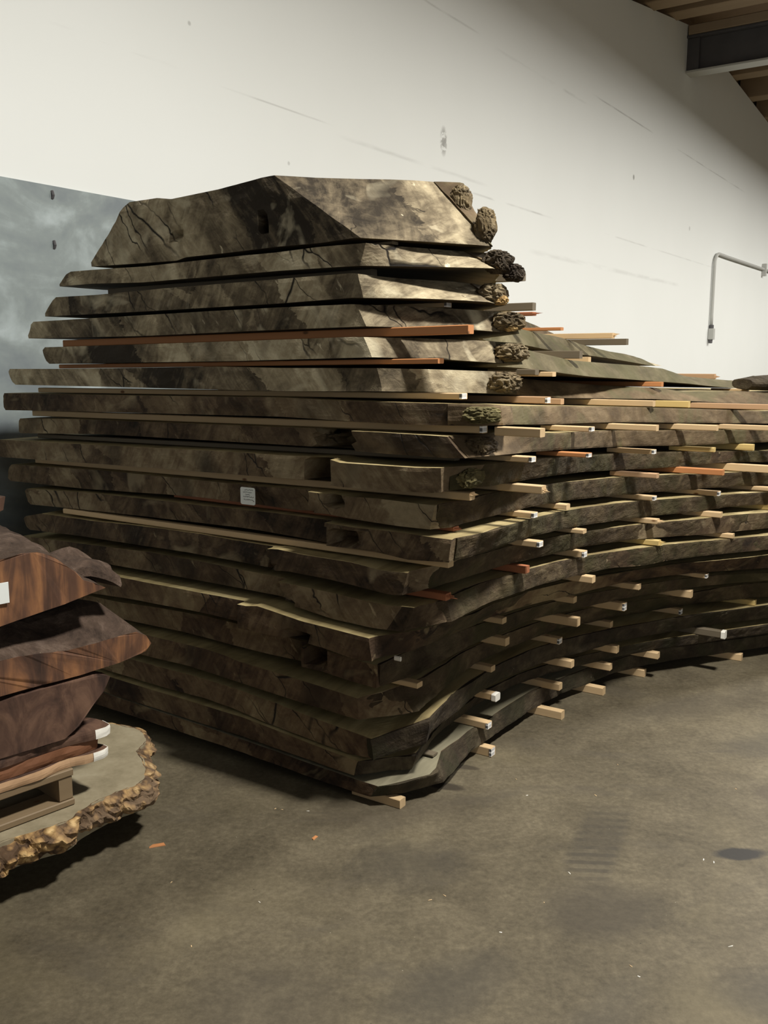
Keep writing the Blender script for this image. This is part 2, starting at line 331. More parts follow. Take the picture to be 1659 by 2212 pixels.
for i, y in enumerate((8.35, 9.25, 10.15, 12.15, 13.35, 14.5, 15.7)):
    z = roof_z(y); b = MB().bar(WX - .15, 8.5, y - .15, y + .15, z + .01, z + .32, .01)
    j = b.build('roof_joist', 'joist'); tag(place(j, O, -TH), 'brown timber roof joist ' + names[i], 'joist', 'timber joists under the roof')
sb = empty('steel_beam', stack_pt(WX, 10.9, 5.3), -TH); tag(sb, 'dark grey steel beam running out from the top of the white wall', 'beam')
MB().bar(-.1, 10.5, -.03, .03, .03, .44, .004).build('web', 'steel', sb)
MB().bar(-.1, 10.5, -.12, .12, 0, .03, .004).build('bottom_flange', 'galv', sb)
MB().bar(-.1, 10.5, -.12, .12, .44, .47, .004).build('top_flange', 'steel', sb)
MB().bar(0, .16, -.08, .08, .03, .44, .004).build('end_bracket', 'steel', sb)
lp = MB().bar(WX + .02, 8.4, 10.78, 11.02, 5.775, 5.90, .01).build('timber_plate', 'joist'); tag(place(lp, O, -TH), 'reddish brown timber plate lying on top of the steel beam', 'timber')
pn = MB().bar(-.5, 2.6, 0, .012, 0, 2.34, .002); pn.v = [Vector((v.y, v.x, v.z)) for v in pn.v]
pn = pn.build('sheet_panel', 'panel'); place(pn, stack_pt(WX + .002, 0, 0), -TH)
tag(pn, 'pale blue-grey cloudy sheet panel covering the lower wall behind the slab stack', 'panel')
hk = []
for y, z in ((.57, 2.295), (.565, 2.06)):
    s_ = MB().tube([(WX + .014, y, z + .02), (WX + .022, y, z), (WX + .014, y, z - .015)], .008, 6).build('screw_head', 'steel')
    tag(place(s_, O, -TH), 'small dark screw near the %s of the blue-grey panel' % ('top edge' if z > 2.2 else 'middle'), 'screw', 'screws in the panel')
cd = empty('electrical_conduit', stack_pt(WX, 12.66, 1.8), -TH); tag(cd, 'grey metal conduit pipe bent down the white wall at the far right', 'conduit')
pts = [(.035, 0, .25)] + [(.035, 0, .25 + .9 * k / 6) for k in range(1, 7)] + [(.035, .25 - .25 * math.cos(a), 1.15 + .2 * math.sin(a)) for a in [math.pi / 2 * k / 8 for k in range(1, 9)]] + [(.035, .8, 1.35), (.035, 2.2, 1.36), (.035, 3.45, 1.37), (.035, 5.5, 1.38)]
MB().tube(pts, .024, 10).build('pipe', 'galv', cd, True)
bx = MB().bar(.005, .085, -.05, .05, .03, .20, .008).build('junction_box', 'galv', cd)
MB().tube([(.04, 0, .20), (.04, 0, .255)], .034, 10).build('coupling', 'steel', cd)
MB().tube([(.04, -.01, .03), (.04, -.02, -.02)], .03, 10).build('cap', 'steel', cd)
MB().bar(.005, .03, .05, .13, .05, .13, .004).build('mounting_plate', 'paint', cd)
MB().bar(0, .075, 3.42, 3.50, 1.25, 1.47, .004).build('strap', 'galv', cd)

# ------------------------------------------------------------------ the slab stack
SL = {
 1: {'eT': [(1.105, 2.079), (0.953, 2.08), (0.883, 2.07), (0.658, 2.081), (0.461, 2.099), (0.405, 2.101)], 'eB': [(1.326, 1.86), (0.863, 1.856), (0.821, 1.865), (0.601, 1.869), (0.395, 1.874), (0.221, 1.874), (0.071, 1.881), (0.06, 1.879)], 'sT': [(0, 0.405, 2.101), (0.1, 0.31, 2.099), (0.28, 0.1, 2.099), (0.45, -0.05, 2.1), (1.2, 0.36, 2.12), (2.4, 0.98, 2.12)], 'sB': [(0, 0.06, 1.879), (0.14, -0.06, 1.875), (0.28, -0.15, 1.874), (0.38, -0.21, 1.874), (1.2, 0.36, 1.904), (2.4, 0.98, 1.904)]},
 2: {'eT': [(1.455, 1.848), (1.323, 1.848), (1.036, 1.845), (0.589, 1.854), (0.395, 1.856), (0.222, 1.862), (0.041, 1.862)], 'eB': [(1.532, 1.794), (1.328, 1.796), (1.05, 1.788), (0.397, 1.796), (0.071, 1.795)], 'sT': [(0, 0.04, 1.862), (0.09, 0, 1.859), (0.36, -0.12, 1.86), (0.46, -0.18, 1.86), (1.2, 0.22, 1.86), (2.4, 0.84, 1.86)], 'sB': [(0, 0.065, 1.795), (0.14, -0.09, 1.795), (0.31, -0.23, 1.796), (0.36, -0.25, 1.798), (1.2, 0.22, 1.798), (2.4, 0.84, 1.798)]},
 3: {'eT': [(1.559, 1.753), (1.304, 1.753), (0.937, 1.762), (0.397, 1.769), (0.096, 1.774), (0.07, 1.77)], 'eB': [(1.633, 1.679), (1.029, 1.683), (0.399, 1.69), (0.091, 1.698), (0.05, 1.696)], 'sT': [(0, 0.07, 1.77), (0.13, -0, 1.762), (0.36, -0.12, 1.76), (0.5, -0.2, 1.738), (0.75, 0.06, 1.732), (1.3, 0.3, 1.719), (1.839, 0.38, 1.706), (1.952, 0.41, 1.701), (2.067, 0.438, 1.696), (2.182, 0.466, 1.691), (2.297, 0.493, 1.685), (2.413, 0.519, 1.679), (2.53, 0.544, 1.671), (2.648, 0.568, 1.663), (2.765, 0.592, 1.655), (2.884, 0.614, 1.646)], 'sB': [(0, 0.05, 1.696), (0.12, -0.12, 1.694), (0.31, -0.22, 1.691), (0.42, -0.24, 1.685), (0.75, 0.06, 1.682), (1.3, 0.3, 1.673), (1.748, 0.336, 1.662), (1.861, 0.366, 1.659), (1.975, 0.395, 1.654), (2.09, 0.423, 1.649), (2.205, 0.451, 1.644), (2.321, 0.477, 1.638), (2.438, 0.502, 1.631), (2.555, 0.527, 1.623), (2.672, 0.551, 1.615), (2.791, 0.574, 1.607)]},
 4: {'eT': [(1.701, 1.66), (1.196, 1.667), (0.723, 1.674), (0.4, 1.677), (0.091, 1.678), (0.08, 1.677)], 'eB': [(1.735, 1.593), (1.062, 1.593), (0.401, 1.604), (0.04, 1.608)], 'sT': [(0, 0.08, 1.677), (0.14, -0.04, 1.674), (0.36, -0.17, 1.667), (0.5, -0.24, 1.664), (0.8, 0.05, 1.66), (1.2, 0.22, 1.655), (1.62, 0.275, 1.649), (1.792, 0.278, 1.637), (1.966, 0.276, 1.628), (2.143, 0.271, 1.615), (2.323, 0.262, 1.59), (2.505, 0.249, 1.571), (2.69, 0.232, 1.554), (2.877, 0.211, 1.542), (3.067, 0.186, 1.519), (3.26, 0.157, 1.486)], 'sB': [(0, 0.04, 1.608), (0.14, -0.1, 1.605), (0.34, -0.2, 1.6), (0.46, -0.27, 1.591), (0.8, 0.05, 1.585), (1.2, 0.22, 1.578), (1.528, 0.206, 1.572), (1.69, 0.21, 1.561), (1.855, 0.209, 1.55), (2.022, 0.205, 1.542), (2.191, 0.198, 1.534), (2.362, 0.188, 1.525), (2.536, 0.174, 1.514), (2.712, 0.156, 1.502), (2.891, 0.135, 1.488), (3.071, 0.11, 1.472)]},
 5: {'eT': [(1.635, 1.556), (1.11, 1.562), (0.476, 1.57), (0.092, 1.576), (0.05, 1.575)], 'eB': [(1.624, 1.489), (0.601, 1.5), (0.02, 1.512)], 'sT': [(0, 0.05, 1.575), (0.14, -0.06, 1.573), (0.36, -0.19, 1.567), (0.5, -0.27, 1.559), (0.65, -0.08, 1.555), (0.995, -0.037, 1.547), (1.223, -0.037, 1.526), (1.455, -0.044, 1.504), (1.685, -0.062, 1.495), (1.919, -0.088, 1.486), (2.146, -0.125, 1.477), (2.375, -0.17, 1.462), (2.602, -0.225, 1.42), (2.833, -0.286, 1.405), (3.068, -0.353, 1.391)], 'sB': [(0, 0.02, 1.512), (0.14, -0.12, 1.508), (0.34, -0.23, 1.495), (0.46, -0.29, 1.489), (0.65, -0.08, 1.481), (0.837, -0.1, 1.474), (1.069, -0.096, 1.462), (1.306, -0.1, 1.446), (1.541, -0.115, 1.431), (1.781, -0.138, 1.421), (2.013, -0.174, 1.409), (2.248, -0.218, 1.397), (2.479, -0.271, 1.385), (2.715, -0.331, 1.367), (2.956, -0.398, 1.352)]},
 6: {'eT': [(1.883, 1.467), (1.617, 1.468), (0.681, 1.481), (0.404, 1.477), (0.066, 1.478), (0, 1.478)], 'eB': [(1.858, 1.401), (1.214, 1.401), (0.406, 1.399), (-0.02, 1.405)], 'sT': [(0, 0, 1.478), (0.12, -0.15, 1.474), (0.28, -0.27, 1.467), (0.36, -0.32, 1.464), (0.5, -0.15, 1.458), (0.75, 0.03, 1.448), (1.061, 0.051, 1.434), (1.286, 0.024, 1.419), (1.516, -0.011, 1.404), (1.753, -0.056, 1.389), (1.936, -0.13, 1.38), (2.109, -0.214, 1.372), (2.286, -0.303, 1.351), (2.447, -0.401, 1.349), (2.604, -0.505, 1.347), (2.763, -0.613, 1.336)], 'sB': [(0, -0.02, 1.406), (0.12, -0.17, 1.403), (0.26, -0.29, 1.397), (0.33, -0.33, 1.394), (0.5, -0.15, 1.387), (0.75, 0.03, 1.377), (0.953, -0.003, 1.368), (1.176, -0.027, 1.354), (1.405, -0.06, 1.34), (1.639, -0.101, 1.332), (1.821, -0.172, 1.326), (1.992, -0.253, 1.321), (2.166, -0.34, 1.309), (2.325, -0.436, 1.298), (2.481, -0.537, 1.29), (2.638, -0.642, 1.284)]},
 7: {'eT': [(1.936, 1.364), (1.413, 1.367), (0.407, 1.378), (0.132, 1.373), (-0.092, 1.373)], 'eB': [(1.937, 1.291), (1.419, 1.3), (0.408, 1.313), (0.066, 1.308), (-0.1, 1.306)], 'sT': [(0, -0.1, 1.373), (0.03, -0.3, 1.372), (0.1, -0.38, 1.369), (0.2, -0.37, 1.361), (0.429, -0.254, 1.349), (0.706, -0.235, 1.338), (0.963, -0.239, 1.328), (1.22, -0.258, 1.316), (1.437, -0.304, 1.307), (1.645, -0.362, 1.297), (1.857, -0.427, 1.287), (2.074, -0.5, 1.276), (2.296, -0.58, 1.264), (2.523, -0.668, 1.252)], 'sB': [(0, -0.1, 1.305), (0.03, -0.3, 1.306), (0.1, -0.39, 1.308), (0.2, -0.38, 1.304), (0.354, -0.276, 1.292), (0.634, -0.255, 1.275), (0.898, -0.255, 1.263), (1.158, -0.272, 1.254), (1.383, -0.315, 1.245), (1.594, -0.373, 1.235), (1.809, -0.438, 1.224), (2.028, -0.511, 1.214), (2.253, -0.592, 1.203), (2.483, -0.679, 1.192)]},
 8: {'eT': [(1.896, 1.255), (1.534, 1.265), (0.802, 1.271), (0.434, 1.275), (-0.012, 1.279), (-0.197, 1.277), (-0.267, 1.276)], 'eB': [(1.896, 1.191), (1.361, 1.21), (0.436, 1.214), (0.093, 1.214), (-0.075, 1.212), (-0.274, 1.211), (-0.331, 1.214)], 'sT': [(0, -0.267, 1.276), (0.22, -0.278, 1.269), (0.408, -0.351, 1.265), (0.676, -0.337, 1.245), (1.011, -0.311, 1.231), (1.34, -0.305, 1.213), (1.539, -0.358, 1.203), (1.742, -0.419, 1.194), (1.937, -0.489, 1.186), (2.133, -0.566, 1.178), (2.333, -0.649, 1.17), (2.431, -0.692, 1.166)], 'sB': [(0, -0.331, 1.214), (0.097, -0.356, 1.213), (0.188, -0.358, 1.209), (0.42, -0.347, 1.199), (0.695, -0.331, 1.183), (1.025, -0.308, 1.163), (1.342, -0.307, 1.144), (1.54, -0.361, 1.135), (1.744, -0.421, 1.125), (1.939, -0.492, 1.117), (2.135, -0.569, 1.112), (2.335, -0.653, 1.106), (2.433, -0.695, 1.104)]},
 9: {'eT': [(1.988, 1.161), (1.328, 1.17), (0.693, 1.18), (0.411, 1.181), (0.154, 1.186), (0.114, 1.177), (-0.032, 1.178), (-0.172, 1.179), (-0.266, 1.184)], 'eB': [(1.996, 1.085), (1.235, 1.095), (0.78, 1.099), (0.413, 1.102), (0.232, 1.105), (0.111, 1.098), (-0.032, 1.099), (-0.228, 1.104), (-0.267, 1.109)], 'sT': [(0, -0.266, 1.184), (0.156, -0.326, 1.181), (0.254, -0.327, 1.179), (0.476, -0.322, 1.171), (0.729, -0.317, 1.153), (1.041, -0.302, 1.134), (1.342, -0.308, 1.116), (1.541, -0.362, 1.107), (1.745, -0.422, 1.097), (1.94, -0.493, 1.087), (2.136, -0.571, 1.076), (2.336, -0.655, 1.067), (2.435, -0.697, 1.062)], 'sB': [(0, -0.267, 1.11), (0.211, -0.302, 1.103), (0.314, -0.299, 1.1), (0.532, -0.299, 1.093), (0.779, -0.298, 1.082), (1.067, -0.295, 1.066), (1.344, -0.31, 1.045), (1.543, -0.365, 1.036), (1.746, -0.425, 1.027), (1.941, -0.496, 1.025), (2.138, -0.574, 1.024), (2.338, -0.658, 1.011), (2.437, -0.7, 1.005)]},
 10: {'eT': [(1.97, 1.051), (1.374, 1.063), (0.895, 1.062), (0.54, 1.06), (0.268, 1.067), (0.163, 1.063), (-0.01, 1.066), (-0.173, 1.062), (-0.228, 1.062)], 'eB': [(1.971, 0.977), (1.484, 0.979), (0.992, 0.994), (0.811, 0.997), (0.617, 0.995), (0.509, 0.994), (0.357, 0.99), (0.191, 0.999), (0.087, 0.991), (-0.086, 0.985), (-0.21, 0.986)], 'sT': [(0, -0.228, 1.063), (0.081, -0.232, 1.062), (0.158, -0.25, 1.061), (0.294, -0.239, 1.061), (0.415, -0.25, 1.06), (0.583, -0.277, 1.058), (0.799, -0.291, 1.049), (1.048, -0.304, 1.033), (1.299, -0.328, 1.019), (1.487, -0.384, 1.011), (1.678, -0.447, 1.001), (1.859, -0.52, 0.99), (2.044, -0.599, 0.983), (2.233, -0.682, 0.976), (2.326, -0.725, 0.973)], 'sB': [(0, -0.21, 0.986), (0.044, -0.243, 0.986), (0.316, -0.25, 0.985), (0.402, -0.258, 0.985), (0.6, -0.271, 0.984), (0.817, -0.286, 0.975), (1.061, -0.301, 0.959), (1.307, -0.328, 0.944), (1.496, -0.384, 0.936), (1.69, -0.447, 0.927), (1.877, -0.519, 0.922), (2.064, -0.598, 0.914), (2.254, -0.682, 0.907), (2.347, -0.725, 0.903)]},
 11: {'eT': [(1.838, 0.953), (1.47, 0.967), (0.981, 0.97), (0.8, 0.969), (0.448, 0.973), (0.167, 0.97), (0.078, 0.966), (-0.094, 0.968), (-0.218, 0.965), (-0.296, 0.965)], 'eB': [(1.819, 0.886), (1.476, 0.894), (0.985, 0.901), (0.553, 0.905), (0.219, 0.892), (0.016, 0.898), (-0.136, 0.884), (-0.286, 0.893)], 'sT': [(0, -0.296, 0.965), (0.151, -0.332, 0.965), (0.264, -0.327, 0.963), (0.505, -0.315, 0.956), (0.746, -0.317, 0.947), (1.004, -0.325, 0.932), (1.248, -0.35, 0.918), (1.433, -0.406, 0.911), (1.619, -0.47, 0.902), (1.799, -0.541, 0.896), (1.984, -0.618, 0.889), (2.164, -0.702, 0.882), (2.25, -0.745, 0.879)], 'sB': [(0, -0.286, 0.893), (0.067, -0.302, 0.894), (0.307, -0.307, 0.894), (0.534, -0.304, 0.888), (0.766, -0.31, 0.878), (1.015, -0.323, 0.861), (1.255, -0.351, 0.845), (1.44, -0.407, 0.84), (1.626, -0.471, 0.833), (1.803, -0.544, 0.826), (1.999, -0.618, 0.829), (2.179, -0.703, 0.822), (2.268, -0.746, 0.818)]},
 12: {'eT': [(1.844, 0.835), (1.728, 0.858), (1.566, 0.857), (1.402, 0.857), (1.138, 0.864), (0.799, 0.866), (0.619, 0.86), (0.428, 0.858), (0.383, 0.863), (0.27, 0.857), (0.065, 0.854), (-0.044, 0.843), (-0.148, 0.846)], 'eB': [(1.828, 0.778), (1.477, 0.786), (1.207, 0.786), (0.875, 0.788), (0.595, 0.783), (0.436, 0.779), (0.344, 0.791), (0.154, 0.786), (0.065, 0.779), (-0.086, 0.767), (-0.128, 0.772)], 'sT': [(0, -0.148, 0.846), (0.189, -0.216, 0.857), (0.426, -0.249, 0.86), (0.596, -0.276, 0.857), (0.799, -0.297, 0.848), (1.026, -0.319, 0.832), (1.242, -0.356, 0.818), (1.424, -0.413, 0.812), (1.593, -0.482, 0.806), (1.758, -0.557, 0.8), (1.925, -0.638, 0.8), (2.094, -0.723, 0.795), (2.178, -0.766, 0.792)], 'sB': [(0, -0.128, 0.772), (0.059, -0.167, 0.777), (0.214, -0.203, 0.784), (0.383, -0.218, 0.785), (0.475, -0.226, 0.785), (0.63, -0.262, 0.785), (0.826, -0.288, 0.778), (1.053, -0.311, 0.768), (1.261, -0.352, 0.755), (1.437, -0.412, 0.748), (1.604, -0.482, 0.738), (1.766, -0.559, 0.728), (1.935, -0.64, 0.722), (2.109, -0.725, 0.716), (2.195, -0.768, 0.713)]},
 13: {'eT': [(1.881, 0.741), (1.36, 0.753), (1.098, 0.76), (0.819, 0.757), (0.664, 0.751), (0.424, 0.746), (0.353, 0.743), (0.181, 0.738), (0.023, 0.729), (-0.057, 0.727), (-0.165, 0.734)], 'eB': [(1.87, 0.682), (1.264, 0.682), (0.895, 0.682), (0.436, 0.678), (0.301, 0.664), (0.159, 0.647), (0.001, 0.642), (-0.124, 0.648)], 'sT': [(0, -0.165, 0.734), (0.06, -0.208, 0.74), (0.299, -0.213, 0.749), (0.373, -0.224, 0.75), (0.449, -0.24, 0.75), (0.62, -0.268, 0.75), (0.819, -0.292, 0.744), (1.022, -0.325, 0.733), (1.221, -0.368, 0.722), (1.388, -0.43, 0.717), (1.557, -0.498, 0.711), (1.724, -0.572, 0.703), (1.891, -0.652, 0.696), (2.059, -0.737, 0.69), (2.141, -0.779, 0.687)], 'sB': [(0, -0.124, 0.648), (0.09, -0.232, 0.671), (0.347, -0.239, 0.68), (0.433, -0.249, 0.68), (0.618, -0.271, 0.68), (0.817, -0.295, 0.673), (1.027, -0.325, 0.663), (1.236, -0.365, 0.653), (1.379, -0.436, 0.641), (1.569, -0.498, 0.64), (1.738, -0.572, 0.635), (1.898, -0.654, 0.629), (2.062, -0.741, 0.623), (2.142, -0.784, 0.621)]},
 14: {'eT': [(1.85, 0.653), (1.194, 0.653), (1.018, 0.652), (0.774, 0.652), (0.476, 0.652), (0.463, 0.662), (0.252, 0.637), (-0.026, 0.623)], 'eB': [(1.85, 0.563), (1.378, 0.563), (1.178, 0.572), (0.987, 0.574), (0.808, 0.577), (0.559, 0.572), (0.535, 0.566), (0.253, 0.563), (0.169, 0.56), (0.033, 0.543), (-0.037, 0.548)], 'sT': [(0, -0.026, 0.623), (0.162, -0.144, 0.63), (0.345, -0.178, 0.63), (0.477, -0.173, 0.63), (0.569, -0.183, 0.63), (0.766, -0.204, 0.63), (0.934, -0.247, 0.63), (1.1, -0.298, 0.627), (1.278, -0.352, 0.619), (1.448, -0.415, 0.613), (1.614, -0.486, 0.611), (1.766, -0.566, 0.606), (1.919, -0.651, 0.6), (2.075, -0.74, 0.595), (2.152, -0.784, 0.593)], 'sB': [(0, -0.037, 0.548), (0.148, -0.094, 0.55), (0.462, -0.116, 0.55), (0.595, -0.114, 0.55), (0.679, -0.131, 0.55), (0.855, -0.166, 0.55), (1.025, -0.211, 0.55), (1.186, -0.267, 0.55), (1.359, -0.326, 0.55), (1.546, -0.386, 0.549), (1.703, -0.462, 0.542), (1.86, -0.544, 0.537), (2.001, -0.635, 0.53), (2.143, -0.729, 0.523), (2.212, -0.776, 0.519)]},
 15: {'eT': [(1.82, 0.523), (1.295, 0.523), (1.064, 0.534), (0.821, 0.539), (0.596, 0.534), (0.302, 0.518), (0.209, 0.523), (-0.007, 0.509)], 'eB': [(1.82, 0.453), (1.219, 0.453), (0.944, 0.457), (0.608, 0.446), (0.493, 0.444), (0.303, 0.446), (0.224, 0.446), (0.06, 0.433), (-0.007, 0.431)], 'sT': [(0, -0.007, 0.509), (0.217, -0.03, 0.517), (0.353, -0.04, 0.521), (0.537, -0.077, 0.522), (0.639, -0.094, 0.522), (0.72, -0.111, 0.522), (0.896, -0.147, 0.522), (1.072, -0.192, 0.522), (1.236, -0.249, 0.522), (1.382, -0.318, 0.522), (1.539, -0.389, 0.521), (1.719, -0.459, 0.513), (1.894, -0.536, 0.507), (2.028, -0.63, 0.501), (2.164, -0.726, 0.494), (2.231, -0.773, 0.491)], 'sB': [(0, -0.007, 0.431), (0.042, -0.026, 0.437), (0.121, -0.071, 0.447), (0.273, -0.087, 0.458), (0.483, -0.084, 0.46), (0.611, -0.096, 0.46), (0.73, -0.108, 0.46), (0.937, -0.13, 0.46), (1.098, -0.183, 0.46), (1.264, -0.24, 0.46), (1.429, -0.304, 0.46), (1.587, -0.376, 0.46), (1.743, -0.455, 0.458), (1.905, -0.537, 0.456), (2.052, -0.627, 0.452), (2.196, -0.723, 0.446), (2.267, -0.77, 0.445)]},
 16: {'eT': [(1.8, 0.428), (1.119, 0.428), (0.973, 0.428), (0.782, 0.428), (0.657, 0.417), (0.614, 0.409), (0.43, 0.4), (0.277, 0.392), (0.074, 0.377)], 'eB': [(1.8, 0.341), (1.092, 0.341), (0.844, 0.343), (0.672, 0.332), (0.424, 0.318), (0.176, 0.307), (0.068, 0.303)], 'sT': [(0, 0.074, 0.377), (0.058, 0.007, 0.394), (0.188, -0.065, 0.418), (0.288, -0.06, 0.42), (0.514, -0.044, 0.42), (0.651, -0.052, 0.42), (0.712, -0.057, 0.42), (0.806, -0.071, 0.42), (1.006, -0.1, 0.42), (1.191, -0.145, 0.42), (1.37, -0.2, 0.42), (1.51, -0.276, 0.42), (1.651, -0.357, 0.42), (1.793, -0.442, 0.42), (1.953, -0.525, 0.42), (2.132, -0.61, 0.419), (2.291, -0.704, 0.417), (2.346, -0.756, 0.416)], 'sB': [(0, 0.068, 0.303), (0.062, -0.053, 0.322), (0.105, -0.096, 0.33), (0.207, -0.082, 0.335), (0.419, -0.051, 0.335), (0.643, -0.024, 0.335), (0.772, -0.03, 0.335), (0.87, -0.041, 0.335), (1.08, -0.068, 0.335), (1.273, -0.113, 0.335), (1.435, -0.178, 0.335), (1.603, -0.246, 0.335), (1.752, -0.328, 0.335), (1.91, -0.411, 0.335), (2.071, -0.498, 0.335), (2.194, -0.599, 0.335), (2.326, -0.702, 0.334), (2.393, -0.751, 0.333)]},
 17: {'eT': [(1.75, 0.322), (1.343, 0.302), (0.988, 0.299), (0.807, 0.298), (0.636, 0.29), (0.441, 0.275), (0.229, 0.252), (0.094, 0.242), (0.027, 0.236)], 'eB': [(1.75, 0.245), (1.349, 0.225), (0.992, 0.218), (0.811, 0.22), (0.651, 0.209), (0.512, 0.191), (0.305, 0.174), (0.118, 0.161), (0.016, 0.167)], 'sT': [(0, 0.027, 0.236), (0.089, -0.058, 0.27), (0.126, -0.124, 0.292), (0.368, -0.08, 0.305), (0.463, -0.074, 0.305), (0.652, -0.068, 0.305), (0.705, -0.063, 0.305), (0.806, -0.073, 0.305), (1.023, -0.095, 0.305), (1.205, -0.143, 0.305), (1.362, -0.207, 0.305), (1.522, -0.277, 0.305), (1.672, -0.355, 0.305), (1.827, -0.437, 0.305), (1.965, -0.528, 0.305), (2.106, -0.622, 0.305), (2.251, -0.719, 0.305), (2.323, -0.767, 0.305)], 'sB': [(0, 0.016, 0.167), (0.075, -0.045, 0.189), (0.127, -0.115, 0.21), (0.203, -0.082, 0.212), (0.377, -0.076, 0.225), (0.595, -0.051, 0.225), (0.746, -0.044, 0.225), (0.843, -0.057, 0.225), (1.042, -0.089, 0.225), (1.217, -0.14, 0.225), (1.378, -0.204, 0.225), (1.566, -0.264, 0.225), (1.731, -0.34, 0.225), (1.877, -0.426, 0.225), (2.045, -0.511, 0.225), (2.18, -0.609, 0.225), (2.318, -0.71, 0.225), (2.386, -0.759, 0.225)]},
 18: {'eT': [(1.7, 0.225), (1.35, 0.205), (0.6, 0.19), (0.2, 0.155), (0.1, 0.15), (0.03, 0.145)], 'eB': [(1.7, 0.15), (1.35, 0.13), (0.6, 0.115), (0.2, 0.095), (0.1, 0.092), (0.03, 0.09)], 'sT': [(0, 0.077, 0.145), (0.089, -0.008, 0.153), (0.126, -0.074, 0.156), (0.368, -0.03, 0.178), (0.463, -0.024, 0.187), (0.652, -0.018, 0.19), (0.705, -0.013, 0.19), (0.806, -0.023, 0.19), (1.023, -0.045, 0.19), (1.205, -0.093, 0.19), (1.362, -0.157, 0.19), (1.522, -0.227, 0.19), (1.672, -0.305, 0.19), (1.827, -0.387, 0.19), (1.965, -0.478, 0.19), (2.106, -0.572, 0.19), (2.251, -0.669, 0.19), (2.323, -0.717, 0.19)], 'sB': [(0, 0.097, 0.09), (0.089, 0.012, 0.099), (0.126, -0.054, 0.102), (0.368, -0.01, 0.125), (0.463, -0.004, 0.134), (0.652, 0.002, 0.138), (0.705, 0.007, 0.138), (0.806, -0.003, 0.138), (1.023, -0.025, 0.138), (1.205, -0.073, 0.138), (1.362, -0.137, 0.138), (1.522, -0.207, 0.138), (1.672, -0.285, 0.138), (1.827, -0.367, 0.138), (1.965, -0.458, 0.138), (2.106, -0.552, 0.138), (2.251, -0.649, 0.138), (2.323, -0.697, 0.138)]},
 19: {'eT': [(1.65, 0.135), (0.617, 0.103), (0.426, 0.094), (0.248, 0.085), (-0.002, 0.078)], 'eB': [(1.65, 0.071), (0.619, 0.051), (0.428, 0.042), (0.249, 0.036), (0.029, 0.036)], 'sT': [(0, -0.002, 0.078), (0.038, -0.051, 0.082), (0.169, -0.135, 0.094), (0.313, -0.074, 0.103), (0.541, -0.07, 0.105), (0.817, -0.073, 0.105), (1.061, -0.084, 0.105), (1.272, -0.121, 0.105), (1.492, -0.164, 0.105), (1.87, -0.3, 0.105), (2.15, -0.49, 0.105), (2.5, -0.745, 0.105)], 'sB': [(0, 0.029, 0.032), (0.076, -0.052, 0.036), (0.218, -0.13, 0.04), (0.29, -0.124, 0.04), (0.508, -0.085, 0.04), (0.786, -0.09, 0.04), (1.035, -0.097, 0.04), (1.271, -0.123, 0.04), (1.47, -0.175, 0.04), (1.682, -0.23, 0.04), (1.858, -0.306, 0.04), (2.01, -0.396, 0.04), (2.149, -0.493, 0.04), (2.292, -0.593, 0.04), (2.439, -0.695, 0.04), (2.512, -0.746, 0.04)]}}
def lin(L, x, i, extrap=False):
    if x <= L[0][0]: return L[0][i]
    for a, b in zip(L, L[1:]):
        if x <= b[0]:
            f = (x - a[0]) / (b[0] - a[0] + 1e-9); return a[i] + f * (b[i] - a[i])
    if extrap:
        a, b = L[-2], L[-1]; f = (x - b[0]) / (b[0] - a[0] + 1e-9)
        return b[i] + f * (b[i] - a[i])
    return L[-1][i]
def zend(L, s):                      # end profile, listed from the wall side to the corner
    if s >= L[0][0]: return L[0][1]
    for a, b in zip(L, L[1:]):
        if s >= b[0]:
            f = (a[0] - s) / (a[0] - b[0] + 1e-9); return a[1] + f * (b[1] - a[1])
    return L[-1][1]
def front(k, n, t): return lin(SL[k]['s' + n], t, 1, True)
def height(k, n, s, t):               # height of a slab's top or bottom face; the near end sags a little towards the corner
    e = SL[k]['e' + n]; L = SL[k]['s' + n]; w = math.exp(-(t / .55) ** 2); q = math.exp(-((s - front(k, n, t)) / .25) ** 2)
    inner = zend(e, s) * w + lin(L, max(t, .5), 2) * (1 - w)
    return (1 - q) * inner + q * (lin(L, t, 2) + (zend(e, s) - e[-1][1]) * w)

REC = {  # hollows in the sawn end: s from, s to, height from, height to, depth
 8: [(.09, .26, -.1, 1.1, .14)], 9: [(.17, .30, -.1, .95, .13)], 10: [(.135, .20, .35, 1.1, .09)], 11: [(.06, .17, .1, .75, .09)],
 14: [(.225, .315, -.1, .45, .10)], 15: [(.215, .295, .15, 1.1, .12)], 1: [(.44, .475, .22, .52, .10), (.83, .90, .32, .52, .05)], 13: [(.33, .40, -.1, .3, .05)], 12: [(.40, .45, -.1, .3, .03)]}
STEP = {8: .09, 9: .15, 10: .27, 11: .19, 12: .43, 13: .39, 14: .54, 15: .31}
TB = {1: .36, 2: .34, 3: .36, 4: .38, 5: .38, 6: .27, 7: .02}
TMAX = {1: 2.4, 2: 2.4, 3: 3.0, 4: 3.15, 5: 3.1, 19: 3.2}
TOFF = {8: .01, 9: -.02, 10: .012, 12: -.02, 13: -.005, 14: -.055, 15: .015, 16: -.01, 17: .01}
def fnt(k, s):                        # how far the sawn end of a slab stands back; some ends were cut in two steps
    t = TOFF.get(k, 0.)
    return t + (-.03 if s < STEP[k] else .02) if k in STEP else t
def hol(k, s, h):
    r = 0
    for s0, s1, h0, h1, d in REC.get(k, ()):
        a = min((s - s0) / .02, (s1 - s) / .02, (h - h0) / .12, (h1 - h) / .12)
        r = max(r, d * max(0, min(1, a)))
    return r
